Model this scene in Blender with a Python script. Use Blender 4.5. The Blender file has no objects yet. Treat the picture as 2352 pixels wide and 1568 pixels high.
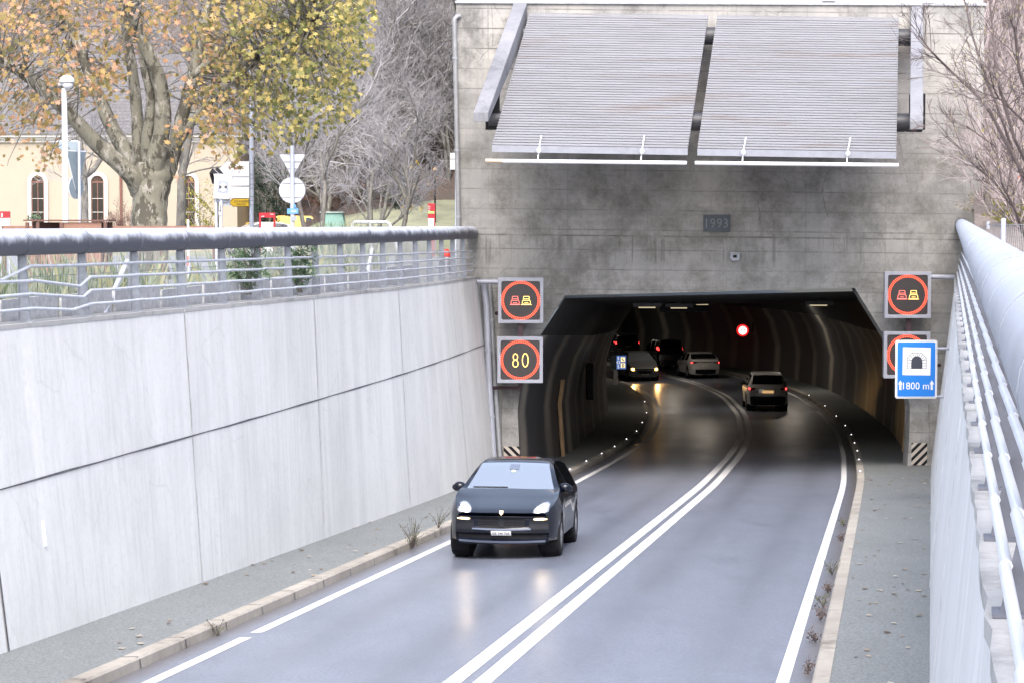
import bpy, bmesh, math, random
from mathutils import Vector, Matrix
from mathutils.bvhtree import BVHTree
R = math.radians
PI = math.pi
random.seed(7)
S = bpy.context.scene
col = S.collection

# ------------------------------------------------------------------ camera, sky, sun, exposure
FPX, CX, CY, HOR = 5553.0, 1176.0, 784.0, 515.0        # photo measured at 2352 px width
TH = math.atan((CY - HOR) / FPX)
cd = bpy.data.cameras.new('camera'); cam = bpy.data.objects.new('camera', cd); col.objects.link(cam)
cd.sensor_width = 36; cd.lens = 36 * FPX / 2352; cd.clip_start = 0.1; cd.clip_end = 3000
cam.location = (0, 0, 0); cam.rotation_euler = (PI / 2 - TH, 0, 0)
S.camera = cam
SUN_EL, SUN_AZ = R(50), R(180)                          # azimuth clockwise from +Y
w = bpy.data.worlds.new('World'); S.world = w; w.use_nodes = True
nt = w.node_tree; bg = nt.nodes['Background']
sky = nt.nodes.new('ShaderNodeTexSky'); sky.sky_type = 'NISHITA'; sky.sun_disc = False
sky.sun_elevation = SUN_EL; sky.sun_rotation = SUN_AZ; sky.air_density = 1.0; sky.dust_density = 4.0; sky.ozone_density = 1.0
hs = nt.nodes.new('ShaderNodeHueSaturation'); hs.inputs['Saturation'].default_value = 0.7
nt.links.new(sky.outputs[0], hs.inputs['Color']); nt.links.new(hs.outputs[0], bg.inputs[0]); bg.inputs[1].default_value = 0.15
sl = bpy.data.lights.new('sun', 'SUN'); so = bpy.data.objects.new('sun', sl); col.objects.link(so)
sl.energy = 0.55; sl.angle = R(25); sl.color = (1, 0.96, 0.92)
sd = Vector((math.sin(SUN_AZ) * math.cos(SUN_EL), math.cos(SUN_AZ) * math.cos(SUN_EL), math.sin(SUN_EL)))
so.rotation_euler = (-sd).to_track_quat('-Z', 'Y').to_euler(); so.location = (0, 0, 60)
S.view_settings.view_transform = 'Standard'; S.view_settings.look = 'None'; S.view_settings.gamma = 1
S.view_settings.exposure = 2.02
S.cycles.max_bounces = 7; S.cycles.diffuse_bounces = 3; S.cycles.glossy_bounces = 3
S.cycles.transparent_max_bounces = 6; S.cycles.sample_clamp_indirect = 4

# ------------------------------------------------------------------ helpers
def P(x, y, Y):
    u = (x - CX) / FPX; v = (CY - y) / FPX
    d = Vector((u, math.cos(TH) + v * math.sin(TH), -math.sin(TH) + v * math.cos(TH)))
    return d * (Y / d.y)
def interp(pts, t):
    if t <= pts[0][0]:
        a, b = pts[0], pts[1]
    elif t >= pts[-1][0]:
        a, b = pts[-2], pts[-1]
    else:
        for a, b in zip(pts, pts[1:]):
            if a[0] <= t <= b[0]: break
    k = (t - a[0]) / (b[0] - a[0])
    return a[1] + (b[1] - a[1]) * k
def clampi(pts, t): return interp(pts, min(max(t, pts[0][0]), pts[-1][0]))
def smooth_fn(pts, step=1.0, it=30):
    """piecewise-linear points -> densely sampled, smoothed function"""
    a, b = pts[0][0], pts[-1][0]; n = int((b - a) / step)
    xs = [a + (b - a) * i / n for i in range(n + 1)]; ys = [interp(pts, x) for x in xs]
    for _ in range(it):
        ys = [ys[0]] + [(ys[i - 1] + 2 * ys[i] + ys[i + 1]) / 4 for i in range(1, n)] + [ys[-1]]
    tab = list(zip(xs, ys))
    def f(t):
        k = (t - a) / (b - a) * n; i = int(max(0, min(n - 1, math.floor(k))))
        return ys[i] + (ys[i + 1] - ys[i]) * (k - i)
    return f

base = {}
class MB:
    def __init__(s): s.v = []; s.f = []; s.uv = None; s.mi = []; s.cm = 0
    def add(s, vs, fs):
        o = len(s.v); s.v += [tuple(p) for p in vs]; s.f += [[i + o for i in f] for f in fs]; s.mi += [s.cm] * len(fs); return s
    def box(s, c, d, rz=0, m=None):
        x, y, z = d[0] / 2, d[1] / 2, d[2] / 2
        vs = [Vector((a * x, b * y, cc * z)) for cc in (-1, 1) for a, b in ((-1, -1), (1, -1), (1, 1), (-1, 1))]
        if rz: m = Matrix.Rotation(rz, 3, 'Z')
        if m is not None: vs = [m @ p for p in vs]
        c = Vector(c)
        return s.add([p + c for p in vs], [[3, 2, 1, 0], [4, 5, 6, 7], [0, 1, 5, 4], [1, 2, 6, 5], [2, 3, 7, 6], [3, 0, 4, 7]])
    def hexa(s, b, t):
        return s.add(list(b) + list(t), [[3, 2, 1, 0], [4, 5, 6, 7], [0, 1, 5, 4], [1, 2, 6, 5], [2, 3, 7, 6], [3, 0, 4, 7]])
    def tube(s, pts, r, n=8, cap=True):
        pts = [Vector(p) for p in pts]; k = len(pts)
        rs = r if isinstance(r, (list, tuple)) else [r] * k
        vs = []; up = None
        for i, p in enumerate(pts):
            t = (pts[min(i + 1, k - 1)] - pts[max(i - 1, 0)])
            t = t.normalized() if t.length > 1e-9 else Vector((0, 0, 1))
            if up is None:
                up = t.orthogonal().normalized()
            up = (up - t * up.dot(t)); up = up.normalized() if up.length > 1e-6 else t.orthogonal().normalized()
            bb = t.cross(up)
            for j in range(n):
                a = 2 * PI * j / n
                vs.append(p + (up * math.cos(a) + bb * math.sin(a)) * rs[i])
        fs = [[i * n + j, i * n + (j + 1) % n, (i + 1) * n + (j + 1) % n, (i + 1) * n + j] for i in range(k - 1) for j in range(n)]
        if cap: fs += [list(range(n))[::-1], [(k - 1) * n + j for j in range(n)]]
        return s.add(vs, fs)
    def prism(s, poly, mapf, d0, d1):
        """poly in 2D, mapf(a,b,depth)->3D"""
        n = len(poly)
        vs = [mapf(a, b, d0) for a, b in poly] + [mapf(a, b, d1) for a, b in poly]
        fs = [list(range(n)), list(range(2 * n - 1, n - 1, -1))] + [[i, i + n, (i + 1) % n + n, (i + 1) % n] for i in range(n)]
        return s.add(vs, fs)
    def grid(s, rows, closed=False):
        n = len(rows[0]); vs = [p for r in rows for p in r]; fs = []
        for i in range(len(rows) - 1):
            for j in range(n - (0 if closed else 1)):
                k = (j + 1) % n
                fs.append([i * n + j, i * n + k, (i + 1) * n + k, (i + 1) * n + j])
        return s.add(vs, fs)
    def ell(s, c, r, nu=12, nv=8, m=None):
        c = Vector(c); rows = []
        for i in range(nv + 1):
            a = PI * i / nv - PI / 2; row = []
            for j in range(nu):
                b = 2 * PI * j / nu
                p = Vector((math.cos(a) * math.cos(b) * r[0], math.cos(a) * math.sin(b) * r[1], math.sin(a) * r[2]))
                row.append(c + (m @ p if m is not None else p))
            rows.append(row)
        return s.grid(rows, True)
    def lathe(s, prof, c, axis='X', n=20, sc=1):
        c = Vector(c); rows = []
        for (h, r) in prof:
            row = []
            for j in range(n):
                a = 2 * PI * j / n; q = (math.cos(a) * r, math.sin(a) * r)
                p = {'X': (h, q[0], q[1]), 'Y': (q[0], h, q[1]), 'Z': (q[0], q[1], h)}[axis]
                row.append(c + Vector(p))
            rows.append(row)
        return s.grid(rows, True)
    def build(s, name, mat, parent=None, loc=None, smooth=None, local=False, bevel=0):
        if parent is not None: L = base[parent] if not local else Vector((0, 0, 0))
        else:
            if loc is None:
                xs = [p[0] for p in s.v]; ys = [p[1] for p in s.v]; zs = [p[2] for p in s.v]
                loc = ((min(xs) + max(xs)) / 2, (min(ys) + max(ys)) / 2, min(zs))
            L = Vector(loc)
        me = bpy.data.meshes.new(name)
        me.from_pydata([(p[0] - L[0], p[1] - L[1], p[2] - L[2]) for p in s.v], [], s.f)
        for m in (mat if isinstance(mat, (list, tuple)) else [mat]): me.materials.append(m)
        if isinstance(mat, (list, tuple)): me.polygons.foreach_set('material_index', s.mi)
        if s.uv:
            u = me.uv_layers.new(name='UVMap')
            for l in me.loops: u.data[l.index].uv = s.uv[l.vertex_index]
        bm = bmesh.new(); bm.from_mesh(me); bmesh.ops.recalc_face_normals(bm, faces=bm.faces) if smooth != 'leaf' else None
        bm.to_mesh(me); bm.free()
        if smooth and smooth != 'leaf':
            me.shade_smooth()
            if smooth is not True: me.set_sharp_from_angle(angle=R(smooth))
        o = bpy.data.objects.new(name, me); col.objects.link(o)
        if parent is not None: o.parent = parent; base[o] = base[parent]
        else: o.location = L; base[o] = L
        if bevel:
            b = o.modifiers.new('bevel', 'BEVEL'); b.width = bevel; b.segments = 2; b.limit_method = 'ANGLE'; b.angle_limit = R(50)
        return o

def tag(o, label=None, cat=None, group=None, kind=None):
    if label: o['label'] = label
    if cat: o['category'] = cat
    if group: o['group'] = group
    if kind: o['kind'] = kind
    return o
def thing(name, loc, label, cat, group=None, rz=0):
    o = bpy.data.objects.new(name, None); o.empty_display_size = .2; col.objects.link(o)
    o.location = loc; o.rotation_euler = (0, 0, rz); base[o] = Vector(loc)
    return tag(o, label, cat, group)
def copy_tree(o, parent=None):
    c = o.copy(); col.objects.link(c)
    if parent is not None: c.parent = parent
    for ch in o.children: copy_tree(ch, c)
    return c
ORD = ['first', 'second', 'third', 'fourth', 'fifth', 'sixth', 'seventh', 'eighth', 'ninth', 'tenth', 'eleventh', 'twelfth', 'thirteenth', 'fourteenth', 'fifteenth', 'sixteenth']

def text_mb(txt, size, mapf, depth0, depth1, space=1.0, width=None, shear=0.0):
    """flat letters; mapf(a,b,d) with a,b centred text coordinates"""
    cu = bpy.data.curves.new('txt', 'FONT'); cu.body = txt; cu.size = size; cu.resolution_u = 3; cu.space_character = space; cu.shear = shear
    o = bpy.data.objects.new('txt', cu); col.objects.link(o)
    dg = bpy.context.evaluated_depsgraph_get(); dg.update()
    me = bpy.data.meshes.new_from_object(o.evaluated_get(dg))
    vs = [p.co.copy() for p in me.vertices]; fs = [list(p.vertices) for p in me.polygons]
    col.objects.unlink(o); bpy.data.objects.remove(o); bpy.data.curves.remove(cu); bpy.data.meshes.remove(me)
    mb = MB()
    if not vs: return mb
    x0, x1 = min(p.x for p in vs), max(p.x for p in vs); y0, y1 = min(p.y for p in vs), max(p.y for p in vs)
    k = (width / (x1 - x0)) if width else 1
    mb.add([mapf((p.x - (x0 + x1) / 2) * k, p.y - (y0 + y1) / 2, depth1) for p in vs], fs)
    return mb

# ------------------------------------------------------------------ materials
def N(nt, t, ins=None, **pr):
    n = nt.nodes.new(t)
    for k, v in pr.items(): setattr(n, k, v)
    for k, v in (ins or {}).items():
        if isinstance(v, bpy.types.NodeSocket): nt.links.new(v, n.inputs[k])
        else: n.inputs[k].default_value = v
    return n
def noise(nt, vec, scale, det=4, rough=.6, sc=None, off=0):
    if sc is not None:
        vec = N(nt, 'ShaderNodeMapping', {'Vector': vec, 'Scale': sc, 'Location': (off, off * .7, off * 1.3)}).outputs[0]
    return N(nt, 'ShaderNodeTexNoise', {'Vector': vec, 'Scale': scale, 'Detail': det, 'Roughness': rough}).outputs[0]
def ramp(nt, fac, stops, interp_='LINEAR'):
    n = N(nt, 'ShaderNodeValToRGB', {'Fac': fac}); e = n.color_ramp.elements; n.color_ramp.interpolation = interp_
    while len(e) < len(stops): e.new(.5)
    for i, (p, c) in enumerate(stops):
        e[i].position = p; e[i].color = (c, c, c, 1) if isinstance(c, (int, float)) else (*c, 1)
    return n.outputs[0]
def mix(nt, a, b, fac, mode='MIX'):
    n = N(nt, 'ShaderNodeMix', data_type='RGBA', blend_type=mode)
    for sck, v in ((n.inputs[0], fac), (n.inputs[6], a), (n.inputs[7], b)):
        if isinstance(v, bpy.types.NodeSocket): nt.links.new(v, sck)
        else: sck.default_value = (*v, 1) if isinstance(v, (tuple, list)) else v
    return n.outputs[2]
def mth(nt, op, a, b=None, c=None):
    n = N(nt, 'ShaderNodeMath', operation=op)
    for i, v in enumerate((a, b, c)):
        if v is None: continue
        if isinstance(v, bpy.types.NodeSocket): nt.links.new(v, n.inputs[i])
        else: n.inputs[i].default_value = v
    return n.outputs[0]
def newmat(name):
    m = bpy.data.materials.new(name); m.use_nodes = True; nt = m.node_tree; bs = nt.nodes['Principled BSDF']
    return m, nt, bs
def objc(nt): return N(nt, 'ShaderNodeTexCoord').outputs['Object']
def posn(nt): return N(nt, 'ShaderNodeNewGeometry').outputs['Position']
def bump(nt, bs, h, st, dist=.02):
    nt.links.new(N(nt, 'ShaderNodeBump', {'Height': h, 'Strength': st, 'Distance': dist}).outputs[0], bs.inputs['Normal'])
def setc(nt, bs, c, key='Base Color'):
    if isinstance(c, bpy.types.NodeSocket): nt.links.new(c, bs.inputs[key])
    else: bs.inputs[key].default_value = (*c, 1) if isinstance(c, (tuple, list)) else c
MC = {}
def mat(name, c, rough=.6, metal=0, var=.12, vs=6, spec=.5, coat=0, bmp=0, emis=None, es=0):
    if name in MC: return MC[name]
    m, nt, bs = newmat(name)
    o = objc(nt)
    if var:
        f = noise(nt, o, vs, 5, .65)
        lo = tuple(x * (1 - var) for x in c); hi = tuple(min(1, x * (1 + var)) for x in c)
        setc(nt, bs, ramp(nt, f, [(.3, lo), (.7, hi)]))
        setc(nt, bs, ramp(nt, f, [(.3, min(1, rough * .88)), (.7, min(1, rough * 1.12))]), 'Roughness')
        if bmp: bump(nt, bs, noise(nt, o, vs * 4, 4, .7), bmp)
    else:
        setc(nt, bs, c); bs.inputs['Roughness'].default_value = rough
    bs.inputs['Metallic'].default_value = metal; bs.inputs['Specular IOR Level'].default_value = spec
    bs.inputs['Coat Weight'].default_value = coat; bs.inputs['Coat Roughness'].default_value = .04
    if emis:
        bs.inputs['Emission Color'].default_value = (*emis, 1); bs.inputs['Emission Strength'].default_value = es
    MC[name] = m; return m

def concrete(name, c1, c2, streak=.5, fine=8, crack=.5, lines=False, dirt=(.16, .155, .15), dirt_amt=.5, rough=.85, zdirt=None):
    m, nt, bs = newmat(name); p = posn(nt)
    big = noise(nt, p, .35, 6, .65); st = noise(nt, p, 1, 5, .7, (8, 8, .2)); fn = noise(nt, p, fine, 6, .75)
    st2 = noise(nt, p, 1, 3, .6, (1.1, 1.1, .05), 3)
    c = mix(nt, c1, c2, ramp(nt, big, [(.35, 0.), (.65, 1.)]))
    c = mix(nt, c, tuple(x * .8 for x in c2), mth(nt, 'MULTIPLY', ramp(nt, st, [(.45, 0.), (.72, 1.)]), streak))
    c = mix(nt, c, tuple(min(1, x * 1.12) for x in c1), mth(nt, 'MULTIPLY', ramp(nt, st2, [(.5, 0.), (.6, 1.)]), streak * .6))
    c = mix(nt, c, tuple(x * .75 for x in c2), mth(nt, 'MULTIPLY', ramp(nt, fn, [(.5, 0.), (.8, 1.)]), .5))
    d = noise(nt, p, .55, 8, .78, (1, 1, .8), 11)
    c = mix(nt, c, dirt, mth(nt, 'MULTIPLY', ramp(nt, d, [(.52, 0.), (.66, 1.)]), dirt_amt))
    h = fn
    if crack:
        pp = N(nt, 'ShaderNodeMixRGB', {'Color1': p, 'Color2': N(nt, 'ShaderNodeTexNoise', {'Vector': p, 'Scale': 1.2, 'Detail': 5}).outputs['Color'], 'Fac': .25}).outputs[0]
        v = N(nt, 'ShaderNodeTexVoronoi', {'Vector': pp, 'Scale': .9}, feature='DISTANCE_TO_EDGE').outputs['Distance']
        k = ramp(nt, v, [(0., 1.), (.012, 0.)]); msk = ramp(nt, noise(nt, p, .5, 3, .5, None), [(.52, 0.), (.6, 1.)])
        c = mix(nt, c, tuple(x * .35 for x in c2), mth(nt, 'MULTIPLY', mth(nt, 'MULTIPLY', k, msk), crack))
    if lines:
        xyz = N(nt, 'ShaderNodeSeparateXYZ', {'Vector': p}).outputs
        zz = mth(nt, 'ADD', xyz[2], mth(nt, 'MULTIPLY', xyz[0], .0115))
        wob = mth(nt, 'MULTIPLY', noise(nt, p, 1.5, 3), .02); zz = mth(nt, 'ADD', zz, wob)
        def line(v, per, off, wd):
            fr = mth(nt, 'FRACT', mth(nt, 'ADD', mth(nt, 'DIVIDE', v, per), off + 50))
            a = mth(nt, 'ABSOLUTE', mth(nt, 'SUBTRACT', fr, .5))
            return ramp(nt, a, [(.5 - wd * 2 / per, 0.), (.5 - wd / per, 1.)])
        def span(v, a, b, soft=.15):
            return mth(nt, 'MULTIPLY', ramp(nt, mth(nt, 'MULTIPLY_ADD', v, .05, .5), [((a - soft) * .05 + .5, 0.), (a * .05 + .5, 1.)]),
                       ramp(nt, mth(nt, 'MULTIPLY_ADD', v, .05, .5), [(b * .05 + .5, 1.), ((b + soft) * .05 + .5, 0.)]))
        br = ramp(nt, noise(nt, p, 1.1, 4, .7, (1, 1, 3), 5), [(.38, .15), (.62, 1.)])
        l1 = mth(nt, 'MULTIPLY', line(zz, .543, .22, .011), br); l2 = mth(nt, 'MULTIPLY', line(xyz[0], 2.17, .3, .010), mth(nt, 'MULTIPLY', br, .55))
        c = mix(nt, c, (.075, .07, .065), mth(nt, 'MULTIPLY', mth(nt, 'MAXIMUM', l1, l2), .85))
        # bold pour joints
        fr = mth(nt, 'ABSOLUTE', mth(nt, 'ADD', zz, .28)); c = mix(nt, c, (.05, .045, .04), mth(nt, 'MULTIPLY', ramp(nt, fr, [(.012, 1.), (.03, 0.)]), br))
        # board to board tone differences
        bd = N(nt, 'ShaderNodeTexWhiteNoise', {'W': mth(nt, 'FLOOR', mth(nt, 'DIVIDE', zz, .136))}, noise_dimensions='1D').outputs[0]
        c = mix(nt, c, tuple(x * .68 for x in c2), mth(nt, 'MULTIPLY', bd, .35))
        # drip rows
        dr = noise(nt, p, 1, 2, .5, (11, 1, .25), 2); dm = mth(nt, 'MULTIPLY', ramp(nt, dr, [(.56, 0.), (.62, 1.)]), span(xyz[2], -.95, -.42, .2))
        dm = mth(nt, 'MULTIPLY', dm, ramp(nt, noise(nt, p, .5, 2, .5, None), [(.42, 0.), (.55, 1.)]))
        c = mix(nt, c, (.08, .075, .07), mth(nt, 'MULTIPLY', dm, .7))
        # grime together with painted occlusion shade: paler at the top, greyer lower
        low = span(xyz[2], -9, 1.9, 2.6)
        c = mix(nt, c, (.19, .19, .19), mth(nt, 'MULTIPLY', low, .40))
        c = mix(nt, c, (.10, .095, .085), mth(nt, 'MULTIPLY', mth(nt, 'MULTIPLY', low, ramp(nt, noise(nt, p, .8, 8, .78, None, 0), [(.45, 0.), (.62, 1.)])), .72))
    setc(nt, bs, c); bs.inputs['Roughness'].default_value = rough; bs.inputs['Specular IOR Level'].default_value = .3
    bump(nt, bs, h, .25, .01)
    return m

def asphalt(name, c, rough, spec=.5, wear=.25, tracks=False):
    m, nt, bs = newmat(name); p = posn(nt)
    f = noise(nt, p, 28, 4, .8); b = noise(nt, p, .5, 5, .6, (1, .35, 1)); g = noise(nt, p, 130, 2, .5)
    cc = mix(nt, tuple(x * .6 for x in c), tuple(x * 1.45 for x in c), ramp(nt, f, [(.38, 0.), (.62, 1.)]))
    cc = mix(nt, cc, tuple(x * 1.6 for x in c), mth(nt, 'MULTIPLY', ramp(nt, g, [(.62, 0.), (.7, 1.)]), .5))
    cc = mix(nt, cc, tuple(x * .6 for x in c), mth(nt, 'MULTIPLY', ramp(nt, b, [(.4, 0.), (.7, 1.)]), wear))
    rg = ramp(nt, b, [(.3, rough * .9), (.7, rough * 1.15)])
    if tracks:                                      # wheel paths polished darker along each lane, with patches
        u = N(nt, 'ShaderNodeSeparateXYZ', {'Vector': N(nt, 'ShaderNodeUVMap').outputs[0]}).outputs[0]
        t = mth(nt, 'ABSOLUTE', mth(nt, 'SUBTRACT', mth(nt, 'ABSOLUTE', mth(nt, 'SUBTRACT', mth(nt, 'ABSOLUTE', u), 1.75)), .78))
        k = mth(nt, 'MULTIPLY', ramp(nt, t, [(.0, 1.), (.5, 0.)]), ramp(nt, noise(nt, p, .25, 4, .6, (1, .3, 1)), [(.3, .2), (.65, 1.)]))
        cc = mix(nt, cc, tuple(x * .62 for x in c), mth(nt, 'MULTIPLY', k, .6))
        s2 = noise(nt, p, .9, 6, .7, (1.2, .25, 1), 8); cc = mix(nt, cc, tuple(x * .5 for x in c), mth(nt, 'MULTIPLY', ramp(nt, s2, [(.56, 0.), (.7, 1.)]), .45))
        gu = noise(nt, p, 3, 5, .7); cc = mix(nt, cc, (.085, .074, .07), mth(nt, 'MULTIPLY', ramp(nt, mth(nt, 'ADD', mth(nt, 'ABSOLUTE', mth(nt, 'ADD', u, .14)), mth(nt, 'MULTIPLY', gu, .25)), [(0, 0.), (1, 0.)]) if False else ramp(nt, mth(nt, 'MULTIPLY', mth(nt, 'ADD', mth(nt, 'ABSOLUTE', mth(nt, 'ADD', u, .12)), mth(nt, 'MULTIPLY', gu, .3)), .25), [(.915, 0.), (.985, 1.)]), .75))
        rg = mth(nt, 'MULTIPLY', rg, ramp(nt, k, [(0., 1.05), (1., .86)]))
    setc(nt, bs, cc); setc(nt, bs, rg, 'Roughness')
    bs.inputs['Specular IOR Level'].default_value = spec
    bump(nt, bs, f, .12, .004); return m

def leafmat(name, stops, grad=None, trans=.25):
    m, nt, bs = newmat(name); g = N(nt, 'ShaderNodeNewGeometry'); f = g.outputs['Random Per Island']
    c = ramp(nt, f, stops)
    if grad:
        c2 = ramp(nt, f, grad[0]); x = N(nt, 'ShaderNodeSeparateXYZ', {'Vector': g.outputs['Position']}).outputs[0]
        k = mth(nt, 'ADD', mth(nt, 'MULTIPLY_ADD', x, grad[1], grad[2]), mth(nt, 'MULTIPLY', mth(nt, 'SUBTRACT', noise(nt, g.outputs['Position'], .6, 3), .5), 2.2))
        c = mix(nt, c, c2, ramp(nt, k, [(.2, 0.), (.8, 1.)]))
    setc(nt, bs, c); bs.inputs['Roughness'].default_value = .55; bs.inputs['Specular IOR Level'].default_value = .3
    tr = N(nt, 'ShaderNodeBsdfTranslucent', {'Color': c}); mx = N(nt, 'ShaderNodeMixShader', {0: trans, 1: bs.outputs[0], 2: tr.outputs[0]})
    nt.links.new(mx.outputs[0], nt.nodes['Material Output'].inputs[0])
    return m
def emit(name, c, s):
    if name in MC: return MC[name]
    m, nt, bs = newmat(name); bs.inputs['Base Color'].default_value = (*[x * .3 for x in c], 1)
    bs.inputs['Emission Color'].default_value = (*c, 1); bs.inputs['Emission Strength'].default_value = s; MC[name] = m; return m
def glass(name, c=(.012, .016, .02), spec=1.0, ior=1.75, rough=.03):
    if name in MC: return MC[name]
    m, nt, bs = newmat(name); bs.inputs['Base Color'].default_value = (*c, 1); bs.inputs['Roughness'].default_value = rough
    bs.inputs['IOR'].default_value = ior; bs.inputs['Specular IOR Level'].default_value = spec; bs.inputs['Coat Weight'].default_value = .5
    MC[name] = m; return m

M_wall = concrete('pale_concrete', (.585, .587, .585), (.512, .515, .517), .55, 11, .15, dirt=(.36, .36, .365), dirt_amt=.25)
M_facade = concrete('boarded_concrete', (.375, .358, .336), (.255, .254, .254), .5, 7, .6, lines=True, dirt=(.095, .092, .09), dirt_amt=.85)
M_beam = concrete('weathered_concrete', (.21, .21, .23), (.13, .135, .155), .3, 12, .2, dirt=(.06, .06, .07), dirt_amt=.6)
M_kerb = concrete('kerb_stone', (.34, .315, .28), (.24, .22, .195), .3, 9, .1, dirt=(.11, .095, .08), dirt_amt=.85)
M_cope = concrete('coping_stone', (.42, .41, .40), (.30, .30, .30), .2, 18, .2, dirt=(.12, .12, .11), dirt_amt=.7)
M_road = asphalt('asphalt', (.138, .153, .194), .33, .85, .45, True)
M_pave = asphalt('pavement_asphalt', (.14, .15, .152), .7, .4, .25)
M_plaza = asphalt('plaza_asphalt', (.20, .21, .225), .8, .3, .2)
def paintmat():
    m, nt, bs = newmat('road_paint'); p = posn(nt)
    c = mix(nt, (.58, .58, .58), (.26, .27, .30), ramp(nt, noise(nt, p, 22, 6, .8), [(.48, 0.), (.72, .95)]))
    setc(nt, bs, c); bs.inputs['Roughness'].default_value = .55; return m
M_paint = paintmat()
def tubemat():
    m, nt, bs = newmat('mottled_steel_tube'); o = posn(nt)
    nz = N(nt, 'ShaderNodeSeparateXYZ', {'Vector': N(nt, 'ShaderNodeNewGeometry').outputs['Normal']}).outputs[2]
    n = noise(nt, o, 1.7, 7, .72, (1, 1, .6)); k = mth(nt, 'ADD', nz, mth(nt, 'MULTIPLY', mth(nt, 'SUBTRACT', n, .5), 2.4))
    # mottled colour: pale on the upper side, dark on the underside
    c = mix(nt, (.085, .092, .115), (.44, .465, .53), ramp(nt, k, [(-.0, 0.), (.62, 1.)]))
    setc(nt, bs, c); bs.inputs['Roughness'].default_value = .5; bs.inputs['Metallic'].default_value = .15; return m
M_tube = tubemat()
M_tubep = mat('pale_steel_tube', (.28, .30, .35), .5, .0, .16, 2)
M_steel = mat('galvanised_steel', (.27, .285, .32), .5, .1, .22, 9)
M_rail = mat('galvanised_rail', (.45, .475, .53), .4, .1, .15, 9)
M_railw = mat('white_coated_rail', (.60, .62, .66), .4, 0, .06, 5)
M_white = mat('white_paint', (.58, .59, .62), .4, 0, .04, 3)
M_lgrey = mat('light_grey_metal', (.27, .28, .33), .45, .1, .08, 6)
M_dark = mat('dark_metal', (.035, .036, .042), .5, .2, .2, 8)
M_black = mat('black_plastic', (.008, .008, .010), .6, 0, .1, 10, spec=.12)
M_maroon = mat('maroon_steel', (.035, .015, .02), .5, .1, .2, 8)
M_joint = mat('joint_sealant', (.075, .075, .085), .8, 0, .4, 4)
M_joint2 = mat('faint_joint', (.475, .477, .48), .8, 0, .3, 4)
# ------------------------------------------------------------------ alignment of road, walls and tunnel
YP = 66.1
def hprof(Y):
    if Y < 78: return -.0484 * Y
    if Y < 110:
        d = Y - 78; return -3.775 - .0484 * d + (.0364 / 64) * d * d
    return -3.775 - .0484 * 32 + .0364 * 16 - .012 * (Y - 110)
def zr(X, Y): return -3.70 + .015 * X + hprof(Y)
cxr = smooth_fn([(-12, -6.44), (26.3, -.45), (45, 2.48), (60.8, 4.95), (75, 6.9), (90, 8.75), (105, 10.0), (118, 10.45), (130, 9.95), (142, 8.4), (158, 5.2), (175, .6), (205, -10)], 1, 12)
def slope(f, Y): return (f(Y + .5) - f(Y - .5))
def rp(u, Y, dz=0):
    m = slope(cxr, Y); X = cxr(Y) + u * math.sqrt(1 + m * m)
    return Vector((X, Y, zr(X, Y) + dz))
xlf = smooth_fn([(-12, -12.2), (10, -8.8), (28.2, -5.95), (41, -3.95), (55, -1.78), (61, -.95), (66.1, -.35)], .5, 20)
xlt = smooth_fn([(-12, -13.6), (10, -9.65), (29.3, -6.2), (40.1, -4.25), (51.4, -2.55), (58, -1.75), (66.1, -.9)], .5, 20)
def zlt(Y): return clampi([(-12, -1.15), (29.3, -1.25), (40, -1.30), (51, -1.37), (66.1, -1.45)], Y)
def xrf(Y): return .1736 * Y
def zrt(Y): return -1.36 - .002 * Y
def xrt(Y): return xrf(Y) + (.083 + .0006 * Y) * (zrt(Y) - zr(xrf(Y), Y))
YS = [-10 + 2 * i for i in range(39)] + [66.1] + [68 + 2 * i for i in range(67)]
PRE = [y for y in YS if y <= 66.1]

def strip(name, u0, u1, ys, dz, m, nu=1, **k):
    mb = MB(); mb.grid([[rp(u0 + (u1 - u0) * j / nu, Y, dz) for j in range(nu + 1)] for Y in ys]); mb.uv = [(u0 + (u1 - u0) * j / nu, Y) for Y in ys for j in range(nu + 1)]; return mb.build(name, m, **k)
tag(strip('road', -4.0, 3.74, YS, 0, M_road, 8), kind='structure')
def dense(a, b, st=1.0):
    n = max(1, int((b - a) / st)); return [a + (b - a) * i / n for i in range(n + 1)]
def marking(u0, u1, parts):
    mb = MB()
    for a, b in parts:
        ys = dense(a, b); mb.grid([[rp(u0, Y, .004), rp(u1, Y, .004)] for Y in ys])
    return mb
lm = marking(-3.60, -3.44, [(-8, 30.4), (30.9, 180)])
tag(lm.build('left_edge_marking', M_paint), kind='structure')
tag(marking(-.265, -.065, [(-8, 180)]).add(*(lambda q: (q.v, q.f))(marking(.065, .265, [(-8, 180)]))).build('centre_marking', M_paint), kind='structure')
tag(marking(3.33, 3.47, [(-8, 180)]).build('right_edge_marking', M_paint), kind='structure')

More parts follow.
